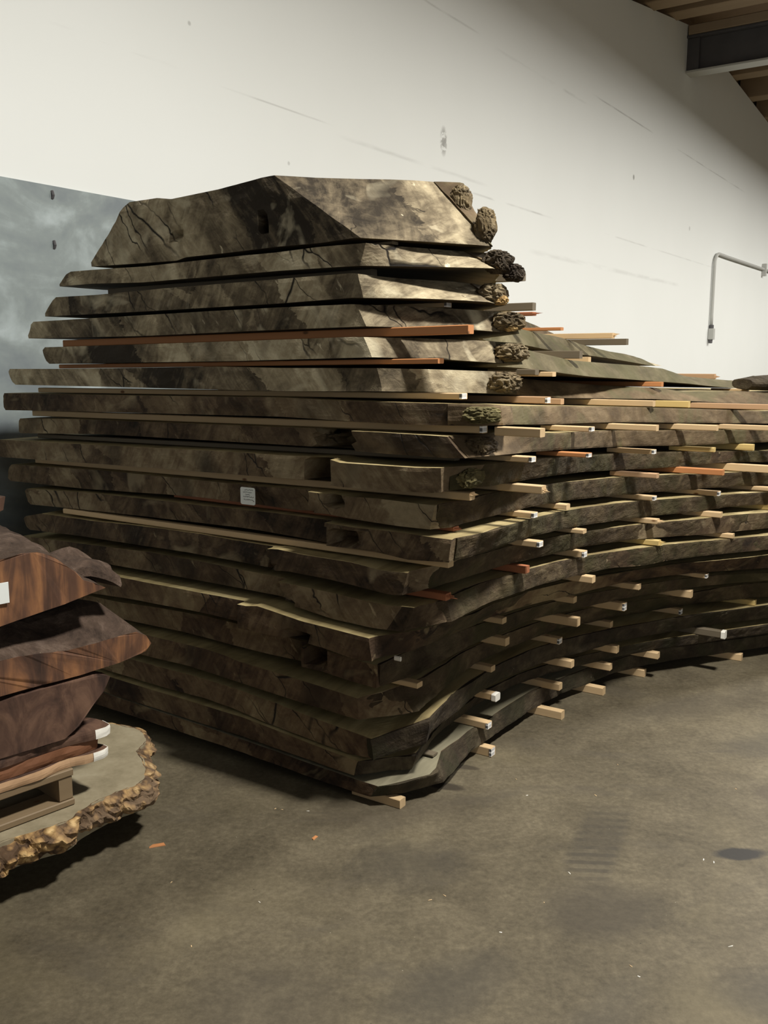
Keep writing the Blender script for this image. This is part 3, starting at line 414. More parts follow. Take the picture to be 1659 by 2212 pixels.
SLAB_LABEL = {1: 'thick pale top slab of the stack with a broken right corner', 2: 'second slab from the top, pointed at its left end', 3: 'third slab from the top, golden broken knot at its right end', 4: 'fourth slab from the top, lumpy bark at its right end', 5: 'fifth slab from the top, green tinged along its far side', 6: 'sixth slab from the top, pale sawn end above the long pine strip', 7: 'seventh slab from the top, mossy gold lump at its near corner', 8: 'eighth slab from the top with a dark square hollow in its end', 9: 'ninth slab from the top with a large dark hollow in its end', 10: 'tenth slab from the top, carrying the small white paper tag', 11: 'eleventh slab from the top, lichen covered near corner and dark knot hole', 12: 'twelfth slab from the top, directly above the one with the bright mossy side', 13: 'thirteenth slab from the top, wide crack running near its corner', 14: 'fourteenth slab from the top with a bright sawn strip along its end', 15: 'fifteenth slab from the top, split end and lichen patch on its edge', 16: 'sixteenth slab from the top, maroon broken near corner', 17: 'seventeenth slab from the top, third above the floor, thick bark corner', 18: 'eighteenth slab from the top, dark and set back above the bottom one', 19: 'bottom slab of the stack, golden broken edge close to the floor'}
PLAN = {}
def slab(k):
    e = SL[k]; tmax = TMAX.get(k, 3.4); nr = 14 if k == 1 else 6
    ts = [0, .025, .06, .1, .15, .2, .26, .32, .38, .45, .53, .62]
    while ts[-1] < tmax: ts.append(ts[-1] + .09)
    if k >= 8: ts = [t for t in ts]
    s0, s1 = e['eT'][0][0], front(k, 'T', 0)
    b0, b1 = e['eB'][0][0], front(k, 'B', 0)
    ss = [s0 + (s1 - s0) * i / 72 for i in range(73)]
    if k in STEP: ss += [STEP[k] + .002, STEP[k] - .002]
    ss = sorted(set(ss), reverse=True); A = [(s - s0) / (s1 - s0) for s in ss]
    nc, nt = len(A), len(ts); seed = k * 3.7
    zb = e['eB'][-1][1]
    def P(i, j, h):                    # i along the stack, j from wall side to room side, h from bottom to top
        t, a = ts[i], A[j]
        fT = front(k, 'T', t); fB = front(k, 'B', t)
        lT = max(s0, fT + .3) + .02 * nz((t, 0, k), 1.1, seed); lB = max(b0, fB + .3) + .02 * nz((t, 0, k), 1.1, seed)
        sT = lT + (fT - lT) * a; sB = lB + (fB - lB) * a
        s = sB + (sT - sB) * h
        tf = fnt(k, s)
        z = height(k, 'B', sB, t) * (1 - h) + height(k, 'T', sT, t) * h
        tt = tf + (tmax - tf) * (t / tmax)
        return s, tt, z
    vs, fs, mi, idx = [], [], [], {}
    def V(i, j, r):
        key = (i, j, r)
        if key not in idx:
            h = r / nr; s, t, z = P(i, j, h); p = Vector((-s, t, z))
            if i == 0:
                p.y += hol(k, s, h) + .006 * fb(p, 9, seed) * (1 if 0 < r < nr else .4)
                if 0 < r < nr: p.y -= .0
            if j == nc - 1 and ts[i] > TB.get(k, 0): p.x += -.010 + .008 * fb(p, 7, seed)
            if j == nc - 1 and ts[i] <= TB.get(k, 0) and i > 0: p.x += .006 * fb(p, 10, seed)
            if j == 0: p.x += .010 * fb(p, 9, seed) - (.014 if 0 < r < nr else 0)
            idx[key] = len(vs); vs.append(p)
        return idx[key]
    for i in range(nt - 1):
        for j in range(nc - 1):
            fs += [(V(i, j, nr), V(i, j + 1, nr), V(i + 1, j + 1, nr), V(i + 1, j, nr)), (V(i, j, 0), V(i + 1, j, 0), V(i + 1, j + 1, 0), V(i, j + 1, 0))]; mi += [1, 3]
    for r in range(nr):
        for j in range(nc - 1):
            fs += [(V(0, j, r), V(0, j + 1, r), V(0, j + 1, r + 1), V(0, j, r + 1)), (V(nt - 1, j, r), V(nt - 1, j, r + 1), V(nt - 1, j + 1, r + 1), V(nt - 1, j + 1, r))]; mi += [0, 1]
        for i in range(nt - 1):
            fs += [(V(i, nc - 1, r), V(i + 1, nc - 1, r), V(i + 1, nc - 1, r + 1), V(i, nc - 1, r + 1)), (V(i, 0, r), V(i, 0, r + 1), V(i + 1, 0, r + 1), V(i + 1, 0, r))]; mi += [0, 2]
    base = (-.8, .0, min(v.z for v in vs))
    root = empty('timber_plank', stack_pt(*base), -TH); off = Vector(base)
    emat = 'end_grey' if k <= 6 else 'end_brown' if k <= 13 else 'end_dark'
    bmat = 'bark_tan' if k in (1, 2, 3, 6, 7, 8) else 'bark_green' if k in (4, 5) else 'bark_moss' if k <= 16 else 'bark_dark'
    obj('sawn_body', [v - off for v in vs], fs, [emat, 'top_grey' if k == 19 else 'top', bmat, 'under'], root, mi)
    # bark or natural edge along the room side: a rough skin that wraps the side of the body
    if tmax > TB.get(k, 0) + .1:
        vv, ff = [], []; nb = 9 if k > 2 else 12
        tt = [t for t in [x * .022 for x in range(int(tmax / .022))] if t >= TB.get(k, 0)]
        rough = .012 if k <= 2 else .006 if k <= 8 else .009
        def side(t, h):
            fT, fB = front(k, 'T', t), front(k, 'B', t); s = fB + (fT - fB) * h
            return Vector((-s, t, height(k, 'B', fB, t) * (1 - h) + height(k, 'T', fT, t) * h))
        for a, t in enumerate(tt):
            for r in range(nb + 1):
                h = r / nb; p = side(t, h); q = side(t + .03, h) - side(t - .03, h); nrm = Vector((q.y, -q.x, 0)).normalized()
                lump = (1.6 if k <= 7 and t < .75 else 1.0)
                d = .002 + rough * lump * (.45 * nz(p, 5, seed) + .40 * nz(p, 13, seed) + .35 * nz(p, 33, seed) + .2 * nz(p, 70, seed)) 
                edge = .0 if 0 < r < nb else -.0015
                vv.append(p + nrm * (d + edge) - off)
            p = side(t, 0); q = side(t + .03, .5) - side(t - .03, .5); nrm = Vector((q.y, -q.x, 0)).normalized()
            vv.append(side(t, .9) - nrm * .05 - off); vv.append(side(t, .1) - nrm * .05 - off)
        m_ = nb + 3
        for a in range(len(tt) - 1):
            for r in range(m_): q = (r + 1) % m_; ff.append((a * m_ + r, a * m_ + q, (a + 1) * m_ + q, (a + 1) * m_ + r))
        ff += [tuple(range(m_)), tuple(range((len(tt) - 1) * m_ + m_ - 1, (len(tt) - 1) * m_ - 1, -1))]
        obj('live_edge', vv, ff, bmat, root, None, False)
    tag(root, SLAB_LABEL[k], 'wood slab', 'thick planks in the tall drying stack')
    return root
roots = {k: slab(k) for k in sorted(SL)}
def lump(k, s, t, h, rx, ry, rz, mat, name, seed):
    am = 1.
    z = height(k, 'B', s, t) * (1 - h) + height(k, 'T', s, t) * h; c = Vector((-s, t, z)); vs, fs = [], []
    U, W = 40, 26
    for a in range(W + 1):
        for b in range(U):
            ph = math.pi * a / W; la = 2 * math.pi * b / U
            d = Vector((math.sin(ph) * math.cos(la), math.sin(ph) * math.sin(la), math.cos(ph)))
            e_ = Vector([math.copysign(abs(x) ** .66, x) for x in d]); e_ = e_ / max(1e-6, e_.length) ** .5
            q = 1 + am * (.16 * nz(d, 1.7, seed) + .20 * nz(d, 4.5, seed) + .16 * nz(d, 9, seed))
            vs.append(c + Vector((e_.x * rx * q, e_.y * ry * q, e_.z * rz * (1 + .5 * (q - 1)))))
    for a in range(W):
        for b in range(U): fs.append((a * U + b, a * U + (b + 1) % U, (a + 1) * U + (b + 1) % U, (a + 1) * U + b))
    r = roots[k]; inv = Vector((-.8, 0, r.location.z))
    return obj(name, [v - inv for v in vs], fs, mat, r)
for k, s, t, h, rx, ry, rz, mat, name, lab in (
    (1, -.175, .385, .30, .030, .040, .058, 'rough_end', 'broken_edge', 'brown broken corner'), (1, -.065, .415, .70, .032, .040, .052, 'rough_end', 'broken_edge', 'brown broken corner'),
    (2, -.215, .40, .42, .042, .06, .038, 'bark_dark', 'bark_flap', 'dark loose bark'), (2, -.248, .45, -.10, .028, .05, .030, 'bark_dark', 'bark_flap', 'dark loose bark'),
    (3, -.20, .40, .55, .040, .06, .032, 'rough_end', 'broken_knot', 'broken end with golden wood'), (3, -.225, .40, .20, .024, .03, .016, 'rot', 'broken_knot', 'golden broken knot'),
    (4, -.245, .43, .52, .050, .06, .033, 'rough_end', 'burr_lump', None), (4, -.262, .41, .22, .022, .025, .013, 'rot', 'broken_knot', 'golden broken knot'),
    (5, -.262, .42, .50, .052, .06, .031, 'rough_end', 'burr_lump', None), (6, -.305, .29, .5, .046, .06, .033, 'rough_end', 'burr_lump', None), (7, -.345, .06, .5, .050, .06, .026, 'mossgold', 'mossy_lump', None),
    (8, -.32, .10, .45, .036, .07, .030, 'bark_moss', 'burr_lump', None), (9, -.285, .10, .5, .030, .07, .034, 'mossgold', 'mossy_lump', None)):
    o = lump(k, s, t, h, rx, ry, rz, mat, name, k * 2.3 + s * 10)
    if lab: o['label'] = lab

# ------------------------------------------------------------------ spacer strips
WORD = {'pine': 'pale pine', 'yellow': 'yellow pine', 'orange': 'orange fir', 'pink': 'pinkish fir', 'red': 'reddish fir', 'grey': 'greyed wood'}
SIDE = [(5, 0.83, -0.171, 1.4486, 0.0211, 'grey', '', 0.2),
 (5, 1.05, -0.146, 1.439, 0.0186, 'pine', '', 0.2),
 (5, 2.09, -0.262, 1.3771, 0.0234, 'orange', '', 1.75),
 (5, 2.94, -0.479, 1.3367, 0.014, 'pine', '', 0.2),
 (6, 0.96, -0.166, 1.3352, 0.0269, 'pink', 'L', 1.75),
 (6, 1.26, -0.096, 1.3188, 0.0247, 'pink', '', 0.2),
 (6, 1.61, -0.377, 1.3031, 0.0266, 'pine', '', 1.75),
 (6, 2.01, -0.418, 1.2838, 0.0301, 'yellow', '', 1.75),
 (6, 2.24, -0.786, 1.2718, 0.0262, 'pink', '', 1.75),
 (7, 0.11, -0.52, 1.2765, 0.0267, 'pine', '', 0.15),
 (7, 0.81, -0.408, 1.2448, 0.0181, 'pine', 'L', 0.2),
 (7, 1.3, -0.493, 1.2204, 0.0241, 'pine', '', 1.75),
 (7, 1.78, -0.61, 1.1964, 0.0247, 'pine', '', 1.75),
 (7, 2.13, -0.813, 1.182, 0.0226, 'pine', '', 1.75),
 (8, 0.27, -0.421, 1.1812, 0.0186, 'pine', 'L', 0.45),
 (8, 0.7, -0.443, 1.1613, 0.0159, 'orange', 'L', 0.2),
 (8, 1.36, -0.469, 1.1201, 0.0189, 'pine', 'L', 0.2),
 (8, 1.83, -0.591, 1.0972, 0.0204, 'yellow', '', 0.2),
 (8, 2.24, -0.67, 1.0755, 0.0303, 'yellow', '', 1.75),
 (9, 0.39, -0.406, 1.0655, 0.0265, 'pine', 'B', 1.75),
 (9, 1.37, -0.482, 1.02, 0.0197, 'pink', '', 0.2),
 (9, 1.8, -0.642, 0.9988, 0.0259, 'orange', '', 1.75),
 (9, 2.16, -0.82, 0.9823, 0.0347, 'pine', '', 1.75),
 (10, 1.448, -0.453, 0.9139, 0.02, 'pine', 'L', 1.75),
 (10, 1.86, -0.617, 0.8974, 0.0213, 'pine', 'L', 1.75),
 (10, 2.272, -0.754, 0.8819, 0.0203, 'pine', 'B', 1.75),
 (10, 0.484, -0.337, 0.9637, 0.0195, 'pine', 'L', 0.45),
 (10, 0.802, -0.325, 0.9503, 0.0201, 'pine', '', 0.2),
 (11, 0.896, -0.357, 0.8469, 0.0164, 'pine', '', 0.2),
 (11, 1.447, -0.47, 0.8149, 0.0212, 'pine', 'B', 1.75),
 (11, 1.849, -0.633, 0.8009, 0.0246, 'pine', '', 1.75),
 (11, 2.264, -0.813, 0.793, 0.024, 'yellow', '', 1.75),
 (11, 0.489, -0.358, 0.8619, 0.0216, 'pine', 'L', 0.8),
 (12, 0.949, -0.343, 0.7422, 0.0262, 'pine', 'L', 0.8),
 (12, 1.468, -0.474, 0.7177, 0.0232, 'yellow', 'B', 1.75),
 (12, 1.923, -0.674, 0.6982, 0.0208, 'pine', '', 1.75),
 (12, 0.525, -0.292, 0.7541, 0.0262, 'red', '', 1.1),
 (13, 1.0, -0.361, 0.6326, 0.027, 'pine', '', 1.75),
 (14, 1.427, -0.409, 0.5229, 0.0253, 'pine', '', 1.75),
 (14, 1.86, -0.584, 0.512, 0.0205, 'pine', 'L', 1.75),
 (14, 1.058, -0.263, 0.5237, 0.0251, 'pine', '', 1.75),
 (14, 0.621, -0.159, 0.5247, 0.0223, 'pine', '', 0.62),
 (15, 1.421, -0.352, 0.421, 0.036, 'pine', 'L', 1.75),
 (15, 1.079, -0.273, 0.4213, 0.036, 'pine', '', 1.75),
 (15, 1.812, -0.53, 0.421, 0.0343, 'pine', '', 1.75),
 (15, 0.673, -0.148, 0.4233, 0.0309, 'pine', '', 1.75),
 (16, 1.519, -0.258, 0.306, 0.028, 'pine', '', 1.75),
 (16, 1.159, -0.164, 0.3062, 0.0275, 'pine', 'L', 1.75),
 (16, 0.678, -0.087, 0.3059, 0.0232, 'pine', '', 1.4),
 (16, 1.918, -0.458, 0.306, 0.028, 'pine', 'L', 1.75),
 (16, 2.291, -0.715, 0.306, 0.0265, 'yellow', '', 1.75),
 (17, 1.216, -0.199, 0.1913, 0.032, 'pine', '', 1.75),
 (17, 0.685, -0.101, 0.191, 0.0265, 'pine', 'W', 0.2),
 (17, 1.523, -0.29, 0.191, 0.0329, 'pine', '', 1.75),
 (17, 2.033, -0.635, 0.191, 0.033, 'grey', 'W', 1.75),
 (18, 0.598, -0.118, 0.106, 0.0273, 'pine', 'L', 0.2),
 (18, 1.146, -0.176, 0.1066, 0.0297, 'pine', '', 1.75),
 (18, 1.517, -0.264, 0.106, 0.0309, 'pine', '', 1.75),
 (18, 1.802, -0.394, 0.106, 0.031, 'pine', '', 1.75),
 (19, 0.595, -0.136, 0.0, 0.036, 'pine', 'L', 0.62),
 (19, 1.095, -0.211, 0.0, 0.036, 'pine', '', 0.62),
 (19, 1.47, -0.253, 0.0, 0.036, 'pine', '', 0.62),
 (19, 1.817, -0.328, 0.0, 0.036, 'pine', '', 0.62),
 (19, 2.329, -0.659, 0.0, 0.036, 'pine', '', 0.62),
 (15, 0.105, -0.102, 0.4167, 0.0184, 'pine', '', 0.2),
 (12, 0.073, -0.226, 0.7441, 0.0229, 'red', 'B', 0.2),
 (18, 0.271, -0.068, 0.1042, 0.008, 'grey', '', 0.15),
 (19, 0.051, -0.07, 0.0, 0.0322, 'pine', '', 0.2),
 (1, 1.571, 0.241, 1.865, 0.034, 'grey', '', 0.5),
 (2, 1.414, 0.115, 1.7212, 0.034, 'grey', '', 0.5),
 (3, 0.771, -0.181, 1.6655, 0.0134, 'red', 'B', 0.5),
 (3, 1.765, 0.129, 1.6439, 0.0148, 'orange', '', 0.5),
 (3, 2.191, 0.03, 1.6133, 0.0281, 'pine', 'B', 0.5),
 (3, 2.426, 0.038, 1.5842, 0.033, 'grey', '', 0.5),
 (4, 3.203, -0.228, 1.396, 0.03, 'pink', 'B', 0.5),
 (4, 1.438, -0.101, 1.5106, 0.034, 'grey', '', 0.5),
 (4, 1.936, 0.053, 1.4903, 0.03, 'pine', '', 0.5)]
ENDS = [(1, 0.105, -0.0, 0.3, 1.8646, 1.8608, 0.0101, 'grey', ''),
 (2, 0.11, 0.085, 1.35, 1.7713, 1.7618, 0.0228, 'grey', ''),
 (3, 0.28, -0.099, 0.2, 1.6743, 1.675, 0.0161, 'pine', 'L'),
 (4, 0.075, -0.293, 1.6, 1.5812, 1.5576, 0.0273, 'orange', ''),
 (5, 0.065, -0.195, 1.62, 1.4924, 1.4697, 0.0163, 'orange', ''),
 (6, 0.09, -0.266, 1.8, 1.3834, 1.3679, 0.0194, 'pine', 'L'),
 (7, 0.09, -0.338, 1.85, 1.282, 1.2656, 0.0242, 'pine', 'L'),
 (8, 0.11, -0.231, 1.85, 1.1902, 1.1694, 0.018, 'grey', ''),
 (9, 0.09, -0.298, 1.85, 1.0719, 1.0611, 0.0248, 'pine', 'B'),
 (10, 0.09, -0.242, 1.0, 0.9686, 0.978, 0.0144, 'red', 'B'),
 (11, 0.03, -0.258, 1.6, 0.8637, 0.8684, 0.0206, 'pine', '')]
def strip(x_in, x_tip, y, z_in, z_tip, th, wd, col, flag, label, group):
    L = x_tip - x_in; dz = (z_tip - z_in) / L
    b = MB(); n = 1 if flag != 'B' else 0
    b.bar(-L, 0, -wd / 2, wd / 2, 0, th, .0025)
    if flag == 'B':                    # splintered end
        for q in range(5):
            y0 = -wd / 2 + wd * q / 5; l_ = random.uniform(.006, .03); z0 = random.uniform(0, th * .5); h_ = random.uniform(.25, .5) * th; n0 = len(b.v)
            b.v += [Vector((-.004, y0, z0)), Vector((-.004, y0 + wd / 5, z0)), Vector((-.004, y0 + wd / 5, z0 + h_)), Vector((-.004, y0, z0 + h_)), Vector((l_, y0 + wd / 10, z0 + h_ * random.random()))]
            b.f += [(n0, n0 + 1, n0 + 4), (n0 + 1, n0 + 2, n0 + 4), (n0 + 2, n0 + 3, n0 + 4), (n0 + 3, n0, n0 + 4), (n0 + 3, n0 + 2, n0 + 1, n0)]
    for v in b.v: v.z += v.x * dz
    o = b.build('spacer_strip', col); place(o, stack_pt(x_tip, y, z_tip), -TH)
    tag(o, label, 'spacer strip', group)
    if flag == 'L':
        l_ = MB().box(-.008, .0012, -wd / 2 - .0012, wd * .32, th * .10, th * .92); l_.build('barcode_label', 'label', o)['label'] = 'white barcode sticker'
    if flag == 'W':
        l_ = MB().bar(-.012, .006, -wd * .6, wd * .55, -th * .1, th * 1.04, .004); l_.build('wrapped_end', 'paint', o)['label'] = 'white wrapped end'
    return o
cnt = {}
order = sorted(SIDE, key=lambda r: (r[0], r[1]))
for g, y, s, z, th, col, fl, ln in order:
    cnt[g] = cnt.get(g, 0) + 1; nth = ['', 'first', 'second', 'third', 'fourth', 'fifth', 'sixth', 'seventh', 'eighth'][cnt[g]]
    st = {'L': ' with barcode', 'B': ' with splintered end', 'W': ' with white end', '': ''}[fl]
    lab = '%s strip%s poking out under the %s slab, %s from near corner' % (WORD[col], st, ORD[g], nth)
    strip(-s - ln, -s, y, z, z, th, .036, col, fl, lab, 'spacer strips along the long side of the stack')
for g, y, s, sl, zt, zl, th, col, fl in ENDS:
    st = {'L': ' with barcode', 'B': ' with splintered end', '': ''}[fl]
    lab = '%s strip%s along the sawn ends, between %s and %s slabs' % (WORD[col], st, ORD[g], ORD[g + 1])
    strip(-sl, -s, y, zl, zt, th, .036, col, fl, lab, 'spacer strips across the sawn ends')

# paper tag on the sawn end of the tenth slab
tg = empty('paper_tag', stack_pt(-.558, .005, .995), -TH); tag(tg, 'small white paper tag with handwriting on the sawn end of the tenth slab', 'tag')
r_ = .007; cx, cz = .0345, .031; out = []
for a, (sx, sz) in enumerate(((1, -1), (1, 1), (-1, 1), (-1, -1))):
    for q in range(5):
        an = math.radians(-90 + 90 * a + 90 * q / 4); out.append((sx * (cx - r_) + r_ * math.cos(an), cz + sz * (cz - r_) + r_ * math.sin(an)))
n = len(out); pv = [(x, -.0, z) for x, z in out] + [(x, .0012, z) for x, z in out]
obj('paper', pv, [tuple(range(n)), tuple(range(2 * n - 1, n - 1, -1))] + [(i, (i + 1) % n, n + (i + 1) % n, n + i) for i in range(n)], 'paper', tg)
ink = MB(); random.seed(4)
for zz, x0, x1, amp in ((.0535, -.016, .027, .0022), (.0445, -.022, .020, .0018), (.0365, -.010, .012, .0022), (.0285, -.022, .030, .0020), (.0185, -.018, .022, .0020)):
    pts = []; x = x0
    while x < x1: pts.append((x, -.0005, zz + random.uniform(-amp, amp))); x += .0016
    ink.tube(pts, .0005, 4)
ink.tube([(.022, -.0005, .018), (.030, -.0005, .013)], .0008, 4)
ink.build('handwriting', 'ink', tg)

# things lying about the stack
mt = MB().bar(-.012, .012, -.004, .004, 0, .016, .003).build('torn_label', 'paint'); place(mt, stack_pt(.075, -.02 + .03, .531 + .0), -TH); tag(mt, 'torn white label scrap stuck at the corner under the fourteenth slab', 'label')
def rough_log(name, loc, rz, L, W, H, mat, label, cat, seed):
    vs, fs = [], []; U, R = 26, 18
    for a in range(U + 1):
        for b in range(R):
            an = 2 * math.pi * b / R; x = -L / 2 + L * a / U; tp = 1 - .35 * abs(x / (L / 2)) ** 3
            p = Vector((x, W / 2 * tp * math.cos(an), H / 2 + H / 2 * tp * max(-.8, math.sin(an)))); d = 1 + .12 * fb(p, 14, seed)
            vs.append(Vector((p.x, p.y * d, max(0, p.z * d))))
    for a in range(U):
        for b in range(R): fs.append((a * R + b, a * R + (b + 1) % R, (a + 1) * R + (b + 1) % R, (a + 1) * R + b))
    fs += [tuple(range(R - 1, -1, -1)), tuple(range(U * R, U * R + R))]
    o = obj(name, vs, fs, mat); place(o, loc, rz); tag(o, label, cat); return o
rough_log('log_piece', stack_pt(.62, 2.95, 1.335), -TH + 1.0, .5, .22, .09, 'bark_dark', 'dark rough bark piece lying on the far end of the sixth slab', 'bark', 4)

# ------------------------------------------------------------------ redwood pile at the left
QX, QY, RP = -.9247, 2.6041, math.radians(47.39)
def pile(a, b, z): return Vector((QX + math.cos(RP) * a - math.sin(RP) * b, QY + math.sin(RP) * a + math.cos(RP) * b, z))
def smooth_loop(pts, step):            # closed loop resampled at even steps
    out = []; n = len(pts)
    for i in range(n):
        p0, p1, p2, p3 = (Vector((*pts[(i + k) % n], 0)) for k in (-1, 0, 1, 2)); m_ = max(1, int((p2 - p1).length / step))
        for q in range(m_):
            t = q / m_; out.append(.5 * ((2 * p1) + (p2 - p0) * t + (2 * p0 - 5 * p1 + 4 * p2 - p3) * t * t + (3 * p1 - p0 - 3 * p2 + p3) * t ** 3))
    return out
blk = MB().bar(-.6, -.05, .22, .31, 0, .097, .004).build('support_block', 'pallet'); place(blk, pile(-.1, .1, 0), RP); tag(blk, 'dark timber block under the burl slab', 'block')
blk = MB().bar(-.6, -.05, .22, .31, 0, .097, .004).build('support_block', 'pallet'); place(blk, pile(.30, .22, 0), RP); tag(blk, 'second dark timber block deeper under the burl slab', 'block')
br = empty('burl_plank', pile(0, 0, .1), RP); tag(br, 'tan burl slab with knobbly golden edge lying low under the redwood pile', 'wood slab')
loop = [(-.9, -.02), (-.55, -.07), (-.256, -.057), (-.169, -.061), (-.073, -.079), (-.017, -.05), (.067, -.029), (.13, -.02), (.196, -.022), (.25, .012), (.319, .122), (.339, .193), (.412, .252), (.451, .356), (.42, .467), (.37, .52), (.2, .62), (-.1, .68), (-.5, .7), (-.95, .6), (-1.05, .25)]
lp_ = smooth_loop(loop, .009); n = len(lp_)
nr_ = [(lp_[(i + 1) % n] - lp_[i - 1]).normalized() for i in range(n)]; nr_ = [Vector((d.y, -d.x, 0)) for d in nr_]
vs = [p + Vector((0, 0, .0895)) for p in lp_] + [Vector((p.x, p.y, 0.002)) for p in lp_]
obj('sawn_face', vs, [tuple(range(n)), tuple(range(2 * n - 1, n - 1, -1))] + [(i, (i + 1) % n, n + (i + 1) % n, n + i) for i in range(n)], 'burl_top', br)
ringh = [(.0885, -.012), (.090, .002), (.083, .016), (.072, .026), (.060, .032), (.048, .034), (.036, .032), (.024, .026), (.012, .016), (.003, -.004)]
vs, fs = [], []
for h, o_ in ringh:
    for i, p in enumerate(lp_):
        q = Vector((p.x, p.y, h * 2.0)); v1 = noise.voronoi(q * 21)[0][0]; v2 = noise.voronoi(q * 46 + Vector((3, 1, 2)))[0][0]
        k_ = .040 * (.42 - v1) + .020 * (.45 - v2) + .020 * nz(q, 6, 2)
        if h > .085 and o_ < 0: k_ = 0
        vs.append(p + nr_[i] * (o_ + k_ * (1 if h < .088 else .5)) + Vector((0, 0, h + (.004 * nz(q, 40, 1) if .004 < h < .087 else 0))))
R = len(ringh)
for a in range(R - 1):
    for i in range(n): fs.append((a * n + i, a * n + (i + 1) % n, (a + 1) * n + (i + 1) % n, (a + 1) * n + i))
obj('knobbly_edge', vs, fs, 'burl_rim', br)
pt = empty('pallet', pile(0, 0, .19), RP); tag(pt, 'worn wooden pallet standing on the burl slab', 'pallet')
for b0, b1 in ((0, .095), (.14, .235), (.30, .395), (.46, .555)): MB().bar(-1.0, 0, b0, b1, .093, .115, .003).build('deck_board', 'pallet', pt)
for b0, b1 in ((0, .095), (.46, .555)): MB().bar(-1.0, 0, b0, b1, .001, .021, .003).build('bottom_board', 'pallet', pt)
for a0 in (-.045, -.52, -1.0): MB().bar(a0, a0 + .042, .004, .55, .021, .093, .003).build('stringer', 'pallet', pt)
def plank(name, loop, z0, z1, mat, label, cat, seed, amp=.006, paint=None, top=None):
    r = empty(name, pile(0, 0, z0), RP); tag(r, label, cat)
    L = smooth_loop(loop, .012); n = len(L); vs, fs = [], []; H = z1 - z0
    hs = [0, .25, .5, .75, 1]
    for h in hs:
        for i, p in enumerate(L):
            d = (L[(i + 1) % n] - L[i - 1]).normalized(); o_ = amp * fb((p.x, p.y, h * H * 2), 12, seed) + .4 * H * .25 * math.sin(math.pi * h)
            vs.append(Vector((p.x + d.y * o_, p.y - d.x * o_, h * H)))
    for a in range(len(hs) - 1):
        for i in range(n): fs.append((a * n + i, a * n + (i + 1) % n, (a + 1) * n + (i + 1) % n, (a + 1) * n + i))
    m0 = len(fs); fs += [tuple(range(n - 1, -1, -1)), tuple(range((len(hs) - 1) * n, len(hs) * n))]
    obj('board', vs, fs, [mat, top or mat], r, [0] * m0 + [1, 1])
    if paint:
        pv, pf = [], []; ids = [i for i, p in enumerate(L) if p.x > paint and p.y < .055]
        for h in hs:
            for i in ids:
                b_ = hs.index(h) * n + i; d = (L[(i + 1) % n] - L[i - 1]).normalized(); pv.append(vs[b_] + Vector((d.y, -d.x, 0)) * .0015)
        m_ = len(ids)
        for a in range(len(hs) - 1):
            for i in range(m_ - 1): pf.append((a * m_ + i, a * m_ + i + 1, (a + 1) * m_ + i + 1, (a + 1) * m_ + i))
        o = obj('painted_end', pv, pf, 'paint', r); o['label'] = 'white painted end'
        sm = o.modifiers.new('thick', 'SOLIDIFY'); sm.thickness = .003
    return r
plank('redwood_plank', [(-.9, 0), (-.4, .002), (-.12, -.004), (-.02, .012), (.05, -.004), (.10, -.006), (.119, .004), (.108, .05), (.06, .10), (.02, .2), (-.9, .26)], .3065, .334, 'pink', 'thin redwood plank with white painted end lying on the pallet', 'plank', 3, .004, .055, 'redwood_face')
plank('redwood_plank', [(-.9, .01), (-.3, .01), (.03, .012), (.092, .018), (.085, .04), (.02, .08), (-.1, .3), (-.9, .3)], .3355, .372, 'redwood', 'dark reddish plank between the two thin planks with white painted ends', 'plank', 6)
plank('redwood_plank', [(-.9, .0), (-.3, .004), (-.03, .012), (.06, -.002), (.112, -.004), (.130, .006), (.125, .09), (.05, .16), (-.1, .3), (-.9, .3)], .3735, .402, 'redwood_face', 'thin plank with white painted end directly under the thick redwood slab', 'plank', 8, .004, .075)
def chunk(name, prof_, b0, b1, mat, label, seed, rake=0., amp=.008, top=None, right=0.):
    # prof_: outline (a, z) of the front; swept back from b0 to b1
    r = empty(name, pile(0, 0, min(p[1] for p in prof_)), RP); tag(r, label, 'wood slab'); zb = min(p[1] for p in prof_)
    P_ = []
    for i in range(len(prof_)):
        p, q = prof_[i], prof_[(i + 1) % len(prof_)]; m_ = max(1, int(math.hypot(p[0] - q[0], p[1] - q[1]) / .014))
        P_ += [(p[0] + (q[0] - p[0]) * t / m_, p[1] + (q[1] - p[1]) * t / m_) for t in range(m_)]
    n = len(P_); vs, fs = [], []; st = 16
    ca = sum(p[0] for p in P_) / n; cz = sum(p[1] for p in P_) / n
    for q in range(st + 1):
        b = b0 + (b1 - b0) * (q / st) ** 1.3
        for a, z in P_:
            w_ = fb((a, b, z), 9, seed) + .6 * nz((a, b, z), 45, seed); out = Vector((a - ca, 0, z - cz)).normalized()
            k_ = amp * w_ * (1 if z > zb + .015 else .2) * (.35 if q == 0 else 1)
            aa = a + out.x * k_ + right * (b - b0) * (1 if a > -.25 else 0); zz = z + out.z * k_ * (1 if z > zb + .015 else 0) + rake * min(1, (b - b0) / .15) * max(0, min(1, (z - zb - .05) / .04))
            if rake == 0: zz = min(zz, max(p[1] for p in prof_) + .002)
            vs.append(Vector((aa, b + (.006 * w_ if q == 0 else 0), zz - zb)))
    for q in range(st):
        for i in range(n): fs.append((q * n + i, q * n + (i + 1) % n, (q + 1) * n + (i + 1) % n, (q + 1) * n + i))
    mi = [1] * len(fs); fs += [tuple(range(n)), tuple(range((st + 1) * n - 1, st * n - 1, -1))]; mi += [0, 0]
    # split into the sawn body and the rough bark skin over its top and right side
    obj('sawn_face', vs, fs, [mat, top or 'redwood_bark'], r, mi)
    return r, P_
